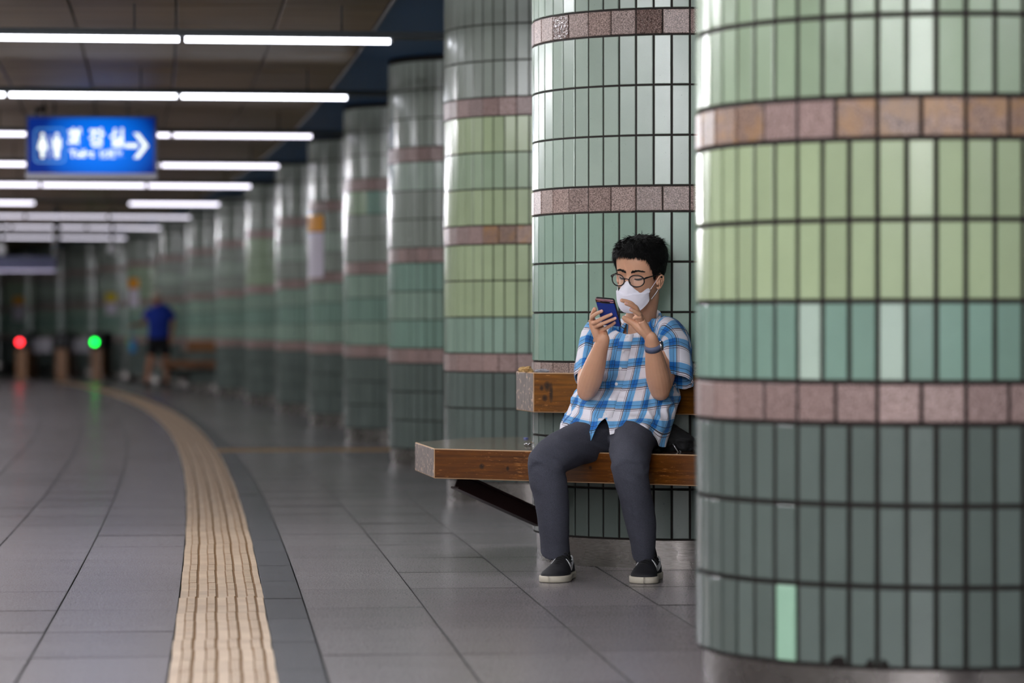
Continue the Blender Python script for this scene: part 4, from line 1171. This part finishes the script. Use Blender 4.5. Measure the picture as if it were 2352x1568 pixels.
def shirt_pt(a, t_, lift=0., drop=True):
    x, y, z, hw, hd = smooth_tab(TT2, t_)
    c_, s_ = cos(a), sin(a); e = 2/2.35
    v = Vector((x, y, z))+SD*(hw*math.copysign(abs(s_)**e, s_))+FD*(hd*math.copysign(abs(c_)**e, c_))
    nrm = (SD*s_*.8+FD*c_).normalized()
    w_ = wrinkle(a, t_, v)*min(1, (1.02-t_)*5)
    v += nrm*(w_+lift)
    k = max(0, 1-t_/.16)
    if drop: v.z -= hem_drop(a)*k
    dg_ = math.degrees(a); wr_ = math.exp(-((dg_+42)/24)**2)*min(1, k*1.3)
    v += (LEGS[0][1]-LEGS[0][0]).normalized()*(.065*wr_)+Vector((0, 0, .015*wr_))
    if t_ < .36 and c_ > -.6:                        # lies on the thighs, never inside them
        for (pa, pb, ra, rb) in LEGS:
            ab = pb-pa; f = max(0, min(1, (v-pa).dot(ab)/ab.length_squared)); q = pa+ab*f; dd = v-q; r_ = ra+(rb-ra)*f+.018+lift
            if dd.length < r_: v = q+dd.normalized()*r_
    if t_ > .82:                                     # shoulders slope, front neck opening dips
        f = (t_-.82)/.18; v.z -= f*f*.055*max(0, c_)**2
        v.z += .012*f*abs(s_)
    return v
m = MB(); nA_, nT = 250, 210; vs = []; uv = []
A0 = .012
for j in range(nT+1):
    t_ = j/nT
    for i in range(nA_+1):
        g = .15*max(0, 1-t_/.13)**.8 if t_ < .13 else (1.0*(t_-.84)/.16 if t_ > .84 else -.004)
        a = g+.03+(2*pi-2*g)*i/nA_
        vs.append(shirt_pt(a if a < pi else a-2*pi, t_)); uv.append((a*.215, smooth_tab(ZT, t_)[0]*1.02+.010*sin(a*2+t_*5)))
fs = []
for j in range(nT):
    for i in range(nA_):
        fs.append((j*(nA_+1)+i, j*(nA_+1)+i+1, (j+1)*(nA_+1)+i+1, (j+1)*(nA_+1)+i))
m.add(vs, fs, 0, uv)
def sleeve(m, keys, u0, hem_tilt):
    n = 40; rows = 46; tab = [(i/(len(keys)-1), *k[0], k[1], k[2]) for i, k in enumerate(keys)]
    vs = []; uv = []
    for j in range(rows+1):
        t_ = j/rows; q = smooth_tab(tab, t_); c = Vector(q[:3]); a_ = Vector(smooth_tab(tab, max(0, t_-.03))[:3]); b_ = Vector(smooth_tab(tab, min(1, t_+.03))[:3])
        d = (b_-a_).normalized(); s_ = (SD-d*SD.dot(d)).normalized(); f_ = d.cross(s_)
        for i in range(n+1):
            t2 = 2*pi*i/n; w_ = noise.noise(Vector((cos(t2)*1.7+u0, sin(t2)*1.7, t_*3.2)))*.010*min(1, t_*3)+(1-abs(noise.noise(Vector((cos(t2)*1.2+t_*3, sin(t2)*2.2, t_*4+u0)))*2))*.004
            v = c+s_*((q[3]+w_)*cos(t2))+f_*((q[4]+w_)*sin(t2))
            if j == rows: v = v+(c-v)*.05
            v.z -= hem_tilt*cos(t2)*t_**2
            vs.append(v); uv.append((u0+t2*.055, -t_*.27))
    m.add(vs, [(j*(n+1)+i, j*(n+1)+i+1, (j+1)*(n+1)+i+1, (j+1)*(n+1)+i) for j in range(rows) for i in range(n)], 0, uv)
sleeve(m, [(A(1418, 770, 12.12), .070, .06), (A(1382, 770, 12.115), .072, .066), (A(1364, 792, 12.09), .058, .068), (A(1356, 830, 12.02), .053, .066), (A(1350, 872, 11.96), .053, .066)], .31, .0)
sleeve(m, [(A(1500, 768, 12.04), .070, .06), (A(1532, 770, 12.02), .072, .066), (A(1551, 792, 11.99), .060, .070), (A(1556, 830, 11.94), .056, .070), (A(1557, 875, 11.90), .058, .072)], .93, .012)
shirt = m.build('shirt', M['plaid'], man, True)
sd_ = shirt.modifiers.new('solid', 'SOLIDIFY'); sd_.thickness = .0016; sd_.offset = -1
# placket and buttons
m = MB(); vs = []; uv = []; nT_ = 240
for j in range(nT_+1):
    t_ = .135+(.845-.135)*j/nT_
    for i, aa in enumerate((-.105, -.10, .04, .105, .11)):
        lf = (.0005, .0055, .0060, .0055, .0005)[i]
        vs.append(shirt_pt(aa+.02, t_, lf)); uv.append((aa*.215+.33, smooth_tab(ZT, t_)[0]*1.02+.006))
m.add(vs, [(j*5+i, j*5+i+1, (j+1)*5+i+1, (j+1)*5+i) for j in range(nT_) for i in range(4)], 0, uv)
m.build('placket', M['plaid'], shirt, True)
M['button'] = plain('white_button', rgb(226, 226, 232), .3)
for t_ in (.16, .27, .40, .54, .68, .815):
    c = shirt_pt(.02, t_, .0070); c2 = shirt_pt(.02, t_, .0100); d = (c2-c).normalized()
    if t_ == .30: pass
    m = MB(); m.tube([c-d*.001, c+d*.0012, c+d*.0022], [.0062, .0066, .0058], 16); m.build('button', M['button'], shirt, True)
# collar: stand and two pointed leaves
m = MB(); vs = []; uv = []; n = 60
def neck_ring(a, r0, r1, z_): 
    c = A(1473, 735, 12.095); return c+SD*(r0*sin(a))+FD*(r1*cos(a))+Vector((0, 0, z_))
for i in range(n+1):
    a = radians(28)+(2*pi-radians(56))*i/n; bk_ = (1-cos(a))/2      # bk_ = 1 at the nape
    zb = -.052+.062*bk_
    top = neck_ring(a, .070, .072, zb+.030); fold = neck_ring(a, .077, .080, zb+.034)
    spread = .030*(1-bk_)**1.2
    pt = max(0, 1-abs(i/n-.0)/.16)+max(0, 1-abs(i/n-1.)/.16)
    low = neck_ring(a, .098+.016*pt, .101+.024*pt, zb-.020-.034*pt)
    mid = neck_ring(a, .086+.006*pt, .089+.008*pt, zb+.014-.012*pt)
    base = neck_ring(a, .072, .076, zb-.012)
    vs += [base, top, fold, mid, low]; uv += [(a*.08, .0), (a*.08, .035), (a*.08, .04), (a*.08+.02, .06), (a*.08+.04, .085)]
m.add(vs, [(i*5+j, (i+1)*5+j, (i+1)*5+j+1, i*5+j+1) for i in range(n) for j in range(4)], 0, uv)
co = m.build('collar', M['plaid'], shirt, True); sd_ = co.modifiers.new('solid', 'SOLIDIFY'); sd_.thickness = .002

# ---------------- trousers
m = MB(); XS = Vector((1, 0, 0))
RK, LK = A(1253, 1066, 11.66), A(1448, 1066, 11.56)
loft(m, [(A(1446, 945, 12.10), .140, .085), (A(1436, 975, 12.09), .160, .100), (A(1432, 1003, 12.07), .165, .095), (A(1430, 1022, 12.0), .13, .07)], 36, 6, SD)
loft(m, [(A(1412, 1004, 12.05), .072, .070), (A(1372, 1010, 11.93), .077, .074), (A(1325, 1021, 11.82), .081, .080), (A(1283, 1040, 11.72), .078, .078), (RK, .070, .072), (A(1246, 1084, 11.62), .050, .055)], 32, 7, Vector((.6, .1, .8)))
loft(m, [(A(1262, 1038, 11.68), .045, .05), (A(1256, 1062, 11.665), .070, .070), (A(1257, 1090, 11.67), .071, .074), (A(1264, 1130, 11.69), .066, .074), (A(1270, 1180, 11.72), .060, .070), (A(1274, 1230, 11.76), .057, .066), (A(1276, 1268, 11.79), .0575, .064)], 32, 7, XS)
loft(m, [(A(1462, 996, 12.02), .084, .080), (A(1455, 1005, 11.88), .086, .080), (A(1451, 1022, 11.76), .086, .083), (A(1447, 1046, 11.64), .074, .076), (LK, .066, .068), (A(1447, 1080, 11.52), .05, .05)], 32, 7, XS)
loft(m, [(A(1448, 1040, 11.60), .045, .05), (A(1446, 1064, 11.575), .069, .070), (A(1450, 1095, 11.58), .066, .072), (A(1460, 1140, 11.61), .061, .070), (A(1469, 1190, 11.65), .057, .066), (A(1476, 1240, 11.69), .048, .060), (A(1479, 1278, 11.72), .0425, .055)], 32, 7, XS)
tr = remeshed(m, 'trousers', M['trouser'], .0055, man, 6, .5)
rk_, lk_ = np.array(RK), np.array(LK)
def fold_fn(co, nr):
    out = co.copy()
    for i in range(len(co)):
        p_ = co[i]; amp = 0.; v = Vector(p_)
        for kc, hp_ in ((rk_, np.array(A(1400, 992, 11.98))), (lk_, np.array(A(1462, 992, 11.95)))):
            dk = np.linalg.norm(p_-kc); dh = np.linalg.norm(p_-hp_)
            amp += .006*math.exp(-(dk/.10)**2)+.015*math.exp(-(dh/.18)**2)
        amp = min(amp, .015)+.0010
        w = noise.noise(v*5.0)
        n1 = max(0, 1-abs(noise.noise(Vector((v.x*5+w, v.y*5, (v.z+v.x*.35)*17)))*2.4))
        n2 = noise.noise(Vector((v.x*8, v.y*8, v.z*2.6)))*.007+noise.noise(v*11)*.003
        out[i] = p_+nr[i]*(amp*n1+n2)
    return out
displace(tr.data, fold_fn)

# ---------------- shoes
def shoe(name_loc, yaw, mir):
    """local: x across, -y towards the toe, z up; heel centre at y = 0"""
    root_m = Matrix.Translation(name_loc) @ Matrix.Rotation(yaw, 4, 'Z')
    L = .295
    OT = [(0, .010), (.02, .026), (.08, .036), (.2, .037), (.4, .037), (.6, .047), (.75, .053), (.87, .049), (.95, .035), (.985, .020), (1, .006)]
    def hw(s_): return smooth_tab(OT, s_)[0]
    def cx(s_): return mir*(.010*sin(pi*min(1, max(0, (s_-.2)/.8))))-mir*.004
    m = MB(); ns, nr = 44, 22; vs = []
    TP = [(0, .078), (.04, .086), (.12, .080), (.22, .074), (.32, .085), (.42, .092), (.5, .086), (.62, .070), (.75, .056), (.87, .048), (.95, .040), (1, .030)]
    for i in range(ns+1):
        s_ = i/ns; h = smooth_tab(TP, s_)[0]; w_ = hw(s_)*.97
        for k in range(nr+1):
            t_ = pi*k/nr; e = .75 if s_ > .45 else .62
            x = cx(s_)+w_*math.copysign(abs(cos(t_))**e, cos(t_))*(1-.22*sin(t_)**3*(1 if s_ < .6 else .4)); z_ = .022+(h-.022)*abs(sin(t_))**.8
            vs.append(root_m @ Vector((x, -s_*L, z_)))
    fs = [(i*(nr+1)+k, i*(nr+1)+k+1, (i+1)*(nr+1)+k+1, (i+1)*(nr+1)+k) for i in range(ns) for k in range(nr)]
    m.add(vs, fs+[tuple(range(nr, -1, -1)), tuple(ns*(nr+1)+k for k in range(nr+1))])
    up = m.build('shoe', M['black_fabric'], man, True)
    m = MB(); out = []; N = 120
    for k in range(N):
        f = k/N
        if f < .5: s_ = .5-.5*cos(2*pi*f); sg__ = 1
        else: s_ = .5-.5*cos(2*pi*f); sg__ = -1
        out.append((cx(s_)+sg__*(hw(s_)+.004)*(1 if 0.001 < s_ < .999 else 0), -s_*(L+.008)+.004))
    lv = [(0, .965), (.004, .99), (.017, 1.0), (.0245, .985), (.025, .90)]
    vs = [root_m @ Vector((x*q, (y_+L/2)*q-L/2, z_)) for z_, q in lv for x, y_ in out]
    fs = [(j*N+k, (j+1)*N+k, (j+1)*N+(k+1) % N, j*N+(k+1) % N) for j in range(len(lv)-1) for k in range(N)]
    fs += [tuple(range(N)), tuple((len(lv)-1)*N+k for k in range(N-1, -1, -1))]
    m.add(vs, fs); m.build('sole', M['rubber'], up, True)
    def surf(s_, hgt, side, lift):
        h = smooth_tab(TP, s_)[0]; w_ = hw(s_)*.97; zz = min(.999, max(0., (hgt-.022)/(h-.022))); sn = zz**(1/.8); t_ = math.asin(sn); e = .75 if s_ > .45 else .62
        x = cx(s_)+side*(w_*abs(cos(t_))**e*(1-.22*sn**3*(1 if s_ < .6 else .4))+lift)
        return root_m @ Vector((x, -s_*L, hgt))
    # curved tick on both sides
    for side in (-1, 1):
        m = MB(); lo_ = []; hi_ = []
        LO_ = [(0, .50, .080), (.2, .53, .056), (.4, .46, .037), (.6, .35, .035), (.8, .20, .049), (1, .05, .070)]
        HI_ = [(0, .495, .081), (.2, .455, .064), (.4, .395, .056), (.6, .30, .056), (.8, .17, .063), (1, .05, .072)]
        for i in range(15):
            f = i/14
            for T_, L_ in ((LO_, lo_), (HI_, hi_)):
                s_, z_ = smooth_tab(T_, f); L_.append(surf(s_, min(z_, smooth_tab(TP, s_)[0]*.94), side, .0018))
        vs = lo_+hi_; m.add(vs, [(i, i+1, 15+i+1, 15+i) for i in range(14)])
        o_ = m.build('tick_mark', M['white_patch'], up); sd = o_.modifiers.new('solid', 'SOLIDIFY'); sd.thickness = .0016; sd.offset = 0
        tag(o_, 'white curved tick on black upper')
    # white heel lining around the collar
    m = MB(); pts = []
    for i in range(17):
        a = -pi*.5+pi*i/16-.0; 
        s_ = .015+.20*(1-cos(a)); x = cx(s_)+hw(min(.3, s_+.05))*.80*sin(a); h = smooth_tab(TP, s_)[0]
        pts.append(root_m @ Vector((x, -s_*L*.9+.004, h-.004)))
    m.tube(pts, .0032, 8); m.build('collar_lining', M['white_patch'], up, True)
    for q in range(5):
        s_ = .44+.052*q; h = smooth_tab(TP, s_)[0]
        pts = [root_m @ Vector((cx(s_)+hw(s_)*.50*f, -s_*L-.006*(1-abs(f)), h+.001-.010*abs(f)**2)) for f in (-1, -.5, 0, .5, 1)]
        MB().tube(pts, .0028, 6).build('lace', M['black_soft'], up, True)
    bw = MB(); c = Vector((cx(.43), -.43*L, .094))
    for sg__ in (-1, 1):
        bw.tube([root_m @ (c+Vector(v)) for v in ((0, 0, 0), (sg__*.018, -.004, .008), (sg__*.032, -.008, .0), (sg__*.022, -.008, -.008), (0, -.004, 0))], .0018, 6)
        bw.tube([root_m @ (c+Vector(v)) for v in ((0, 0, 0), (sg__*.026, -.014, -.006), (sg__*.042, -.018, -.026))], .0016, 6)
    bw.build('lace_bow', M['black_soft'], up, True)
    # ankle inside the trouser leg
    m = MB(); loft(m, [(root_m @ Vector((0, -.085, .05)), .030, .038), (root_m @ Vector((0, -.085, .09)), .028, .034), (root_m @ Vector((-.006, -.085, .115)), .028, .032)], 18, 4); m.build('sock', M['black_soft'], up, True)
sr = at(1306, 1325, 11.86); sl = at(1499, 1325, 11.82)
shoe(Vector((sr.x, sr.y, .001))-MAN, radians(-15), 1)
shoe(Vector((sl.x, sl.y, .001))-MAN, radians(-10), -1)

# ---------------- wristwatch on his left wrist
wc = LE.lerp(LW, .85); wd = (LW-LE).normalized(); wsd = (SD-wd*SD.dot(wd)).normalized(); wf = wd.cross(wsd)
m = MB(); n = 40; vs = []
for (h, r_) in ((-.0135, .0300), (-.0135, .0325), (.0135, .0325), (.0135, .0300)):
    for k in range(n):
        t_ = 2*pi*k/n; vs.append(wc+wd*h+wsd*cos(t_)*r_+wf*sin(t_)*r_*.93)
m.add(vs, [(j*n+k, j*n+(k+1) % n, ((j+1) % 4)*n+(k+1) % n, ((j+1) % 4)*n+k) for j in range(4) for k in range(n)])
wt = m.build('watch_strap', plain('slate_blue_strap', rgb(104, 112, 140), .6), man, True)
m = MB(); fc = (wsd*.97-wf*.24*(-1 if (wf.y > 0) else 1)).normalized(); c = wc+fc*.0325; sd2 = wd.cross(fc).normalized()
for r_, h0, h1, nm, mt in ((.0195, -.003, .007, 'watch_case', plain('steel_watch_case', rgb(205, 205, 212), .25, 1.)), (.0165, .0068, .0085, 'watch_face', plain('black_watch_face', rgb(10, 10, 12), .1))):
    m = MB(); q = [c+fc*h0, c+fc*(h0*.3+h1*.7), c+fc*h1]; m.tube(q, [r_, r_, r_*.9], 28); m.build(nm, mt, wt, True)

# ================================================================== phone in his right hand
ph = empty('phone'); tag(ph, 'dark blue smartphone held upright in the man\'s right hand', 'phone')
p_tl, p_tr, p_bl = at(1366, 685, 11.645), at(1410, 689, 11.6195), at(1385, 747, 11.765)
ex = (p_tr-p_tl).normalized(); ez = (p_tl-p_bl); ez = (ez-ex*ez.dot(ex)).normalized(); ey = ez.cross(ex)  # ey points away from the camera
PWD, PHT, PTH = .077, .162, .0095
cen = (p_tl+p_tr)/2-ez*PHT/2+ey*PTH/2
ph.matrix_world = Matrix(((ex.x, ey.x, ez.x, cen.x), (ex.y, ey.y, ez.y, cen.y), (ex.z, ey.z, ez.z, cen.z), (0, 0, 0, 1)))
def rrect(m, hw_, hh, r_, y0, y1, n=6, mi=0, bev=.0015):
    pts = []
    for k, (a, b) in enumerate(((1, 1), (-1, 1), (-1, -1), (1, -1))):
        for j in range(n+1):
            t_ = pi/2*k+pi/2*j/n; pts.append((a*(hw_-r_)+r_*cos(t_), b*(hh-r_)+r_*sin(t_)))
    N = len(pts); lv = [(y0, 1-bev/hw_), (y0+bev, 1), (y1-bev, 1), (y1, 1-bev/hw_)]
    vs = [(x*q, y_, z_*q) for y_, q in lv for x, z_ in pts]
    m.add(vs, [(j*N+k, j*N+(k+1) % N, (j+1)*N+(k+1) % N, (j+1)*N+k) for j in range(3) for k in range(N)]+[tuple(range(N-1, -1, -1)), tuple(3*N+k for k in range(N))], mi)
    return m
rrect(MB(), PWD/2, PHT/2, .009, -PTH/2, PTH/2).build('body', plain('black_phone_edge', rgb(14, 14, 18), .3), ph, True)
rrect(MB(), PWD/2-.002, PHT/2-.013, .004, -PTH/2-.0012, -PTH/2+.001).build('back_cover', plain('deep_blue_case', rgb(4, 62, 165), .4), ph).location = (0, 0, -.010)
rrect(MB(), PWD/2-.002, .0085, .005, -PTH/2-.0016, PTH/2).build('top_bar', plain('rose_metal', rgb(214, 160, 172), .22, .9), ph, True).location = (0, 0, PHT/2-.0095)
rrect(MB(), .021, .0035, .003, -PTH/2-.0026, -PTH/2).build('camera_slot', plain('black_slot', rgb(10, 8, 8), .3), ph, True).location = (0, 0, PHT/2-.0185)
rrect(MB(), PWD/2-.003, PHT/2-.004, .006, PTH/2, PTH/2+.0006, bev=.0002).build('screen', plain('phone_screen', rgb(30, 34, 40), .1, emis=(.7, .8, 1, 1), es=.6), ph)

# ================================================================== black bag beside him
bp = Vector((.655, 11.97, .486)); bg_ = empty('black_bag', bp); tag(bg_, 'small slumped black bag with a metal zip on the bench at the man\'s left hip', 'bag')
bm = bmesh.new(); bmesh.ops.create_icosphere(bm, subdivisions=5, radius=1)
for v in bm.verts:
    q = v.co.copy(); n1 = noise.noise(q*1.6+Vector((4, 1, 2)))*.28+(1-abs(noise.noise(q*3.1+Vector((1, 7, 2)))*2))*.07
    q = q*(1+n1); q.z = max(q.z, -.72)
    lean = (q.z+.72)*.5
    v.co = (q.x*.085-(lean*.045)+.0, q.y*.085, (q.z+.72)*.060*(1.0-.22*q.x))
me = bpy.data.meshes.new('pouch'); bm.to_mesh(me); bm.free(); me.materials.append(plain('black_nylon', rgb(12, 12, 14), .85)); me.polygons.foreach_set('use_smooth', [True]*len(me.polygons))
link('pouch', me, bg_)
M['zip'] = plain('zip_metal', rgb(180, 180, 184), .3, 1.)
bz = [at(1545, 1019, 11.865)-bp, at(1550, 1026, 11.86)-bp, at(1556, 1036, 11.86)-bp, at(1561, 1043, 11.865)-bp]
MB().tube(bz, .0028, 6).build('zip', M['zip'], bg_, True)
MB().tube([at(1560, 1035, 11.86)-bp, at(1563, 1036, 11.855)-bp, at(1565, 1039, 11.86)-bp], .0014, 6).build('zip_pull', M['zip'], bg_, True)
# ================================================================== person in blue, far down the hall
FP = Vector((P(51)+1.10, 51.0, 0)); pb_ = empty('person', FP); tag(pb_, 'distant standing person in a blue shirt, dark shorts and pale hat, out of focus', 'person')
M['skin_far'] = plain('far_skin', rgb(170, 120, 92), .6)
fx = Vector((1, 0, 0))
b = MB()
loft(b, [(Vector((-.02, -.02, 1.36)), .05, .055), (Vector((-.03, -.03, 1.42)), .06, .075), (Vector((-.035, -.04, 1.49)), .075, .095), (Vector((-.03, -.035, 1.56)), .068, .085), (Vector((-.03, -.03, 1.60)), .03, .04)], 18, 5, fx)
ball(b, Vector((-.045, -.135, 1.475)), .013, (1, 1.3, 1.2), None, 8)
loft(b, [(Vector((0, 0, 1.30)), .16, .09), (Vector((0, -.01, 1.38)), .05, .05)], 18, 5, fx)
loft(b, [(Vector((0, 0, 1.30)), .17, .09), (Vector((.01, .01, 1.05)), .14, .09), (Vector((.0, .01, .88)), .15, .10)], 20, 5, fx)
for sg_, el, ha in ((-1, Vector((-.25, -.06, 1.06)), Vector((-.36, -.22, 1.05))), (1, Vector((.24, .03, 1.06)), Vector((.22, -.10, .86)))):
    sh = Vector((sg_*.19, 0, 1.31)); loft(b, [(sh, .05, .05), (sh.lerp(el, .5), .044, .044), (el, .036, .036), (el.lerp(ha, .5), .034, .034), (ha, .024, .024)], 14, 5, Vector((.2, .2, 1)))
    d = (ha-el).normalized(); loft(b, [(ha, .022, .026), (ha+d*.05, .020, .038), (ha+d*.09, .014, .034)], 12, 4, Vector((0, 1, 0)))
    for q in range(4):
        o0 = ha+d*.08+Vector((0, 0, .026-.017*q)); loft(b, [(o0, .010, .010), (o0+d*.035-Vector((0, 0, .012)), .009, .009), (o0+d*.055-Vector((0, 0, .035)), .007, .007)], 8, 3, Vector((0, 1, 0)))
    loft(b, [(ha+d*.02, .012, .012), (ha+d*.05+Vector((.0, -.035, .01)), .010, .010), (ha+d*.08+Vector((0, -.045, 0)), .008, .008)], 8, 3, Vector((0, 0, 1)))
for sg_, kn, an in ((-1, Vector((-.13, -.05, .50)), Vector((-.20, -.02, .09))), (1, Vector((.12, -.02, .50)), Vector((.13, .05, .09)))):
    loft(b, [(Vector((sg_*.09, .01, .88)), .09, .10), (kn, .058, .062), (kn.lerp(an, .35), .056, .06), (an, .034, .038), (an-Vector((0, 0, .05)), .034, .045)], 16, 5, fx)
remeshed(b, 'body', M['skin_far'], .007, pb_, 2, .5)
m = MB(); loft(m, [(Vector((0, .01, .84)), .185, .135), (Vector((.0, .0, 1.0)), .175, .13), (Vector((.0, -.01, 1.18)), .195, .13), (Vector((0, 0, 1.31)), .20, .115), (Vector((-.01, -.01, 1.37)), .11, .08), (Vector((-.015, -.015, 1.40)), .07, .066)], 28, 6, fx, 2.3, caps=False)
loft(m, [(Vector((-.15, 0, 1.31)), .065, .07), (Vector((-.235, -.03, 1.15)), .065, .068)], 16, 4, Vector((.3, 0, 1)), caps=False)
loft(m, [(Vector((.15, 0, 1.31)), .065, .07), (Vector((.235, .015, 1.15)), .065, .068)], 16, 4, Vector((.3, 0, 1)), caps=False)
m.build('shirt', plain('royal_blue_cloth', rgb(12, 48, 150), .85), pb_, True)
m = MB(); loft(m, [(Vector((0, .01, .97)), .165, .125), (Vector((0, .01, .84)), .185, .135), (Vector((0, .01, .76)), .18, .13)], 26, 5, fx)
for sg_, kn in ((-1, Vector((-.125, -.04, .50))), (1, Vector((.115, -.015, .50)))): loft(m, [(Vector((sg_*.09, .01, .84)), .105, .115), (Vector((sg_*.10, 0, .68)), .10, .11), (kn+Vector((0, 0, .03)), .088, .09)], 20, 5, fx)
remeshed(m, 'shorts', plain('black_cloth', rgb(14, 14, 18), .9), .010, pb_, 3, .5)
for an in (Vector((-.20, -.02, 0)), Vector((.13, .05, 0))):
    m = MB(); loft(m, [(an+Vector((0, .08, .035)), .03, .03), (an+Vector((0, .04, .05)), .045, .05), (an+Vector((0, -.05, .045)), .045, .042), (an+Vector((-.01, -.14, .035)), .05, .033), (an+Vector((-.01, -.20, .025)), .03, .022)], 18, 5, fx)
    m.build('shoe', M['black_fabric'], pb_, True)
    m = MB(); loft(m, [(an+Vector((0, .05, .17)), .045, .05), (an+Vector((0, .04, .06)), .042, .047)], 14, 3, fx, caps=False); m.build('sock', M['black_soft'], pb_, True)
m = MB(); loft(m, [(Vector((-.035, -.04, 1.515)), .090, .108), (Vector((-.033, -.035, 1.555)), .088, .104), (Vector((-.03, -.03, 1.60)), .070, .082), (Vector((-.03, -.03, 1.625)), .02, .03)], 24, 5, fx)
loft(m, [(Vector((-.04, -.10, 1.520)), .075, .012), (Vector((-.045, -.20, 1.508)), .055, .006)], 16, 4, fx)
m.build('hat', plain('pale_beige_cloth', rgb(196, 186, 170), .9), pb_, True)
bgf = empty('small_blue_bag', FP+Vector((-.40, -.26, 0))); tag(bgf, 'small light blue bag hanging from the hand of the person in blue', 'bag')
m = MB(); loft(m, [(Vector((0, 0, .58)), .05, .03), (Vector((0, 0, .66)), .062, .036), (Vector((0, 0, .78)), .05, .02), (Vector((0, 0, .80)), .045, .012)], 16, 5, fx); m.build('pouch', plain('sky_blue_cloth', rgb(60, 130, 185), .8), bgf, True)
m = MB(); m.tube([Vector((-.04, 0, .79)), Vector((-.02, 0, .95)), Vector((0, .0, 1.03)), Vector((.02, 0, .95)), Vector((.04, 0, .79))], .006, 6); m.build('handle', plain('sky_blue_strap', rgb(60, 120, 170), .8), bgf, True)
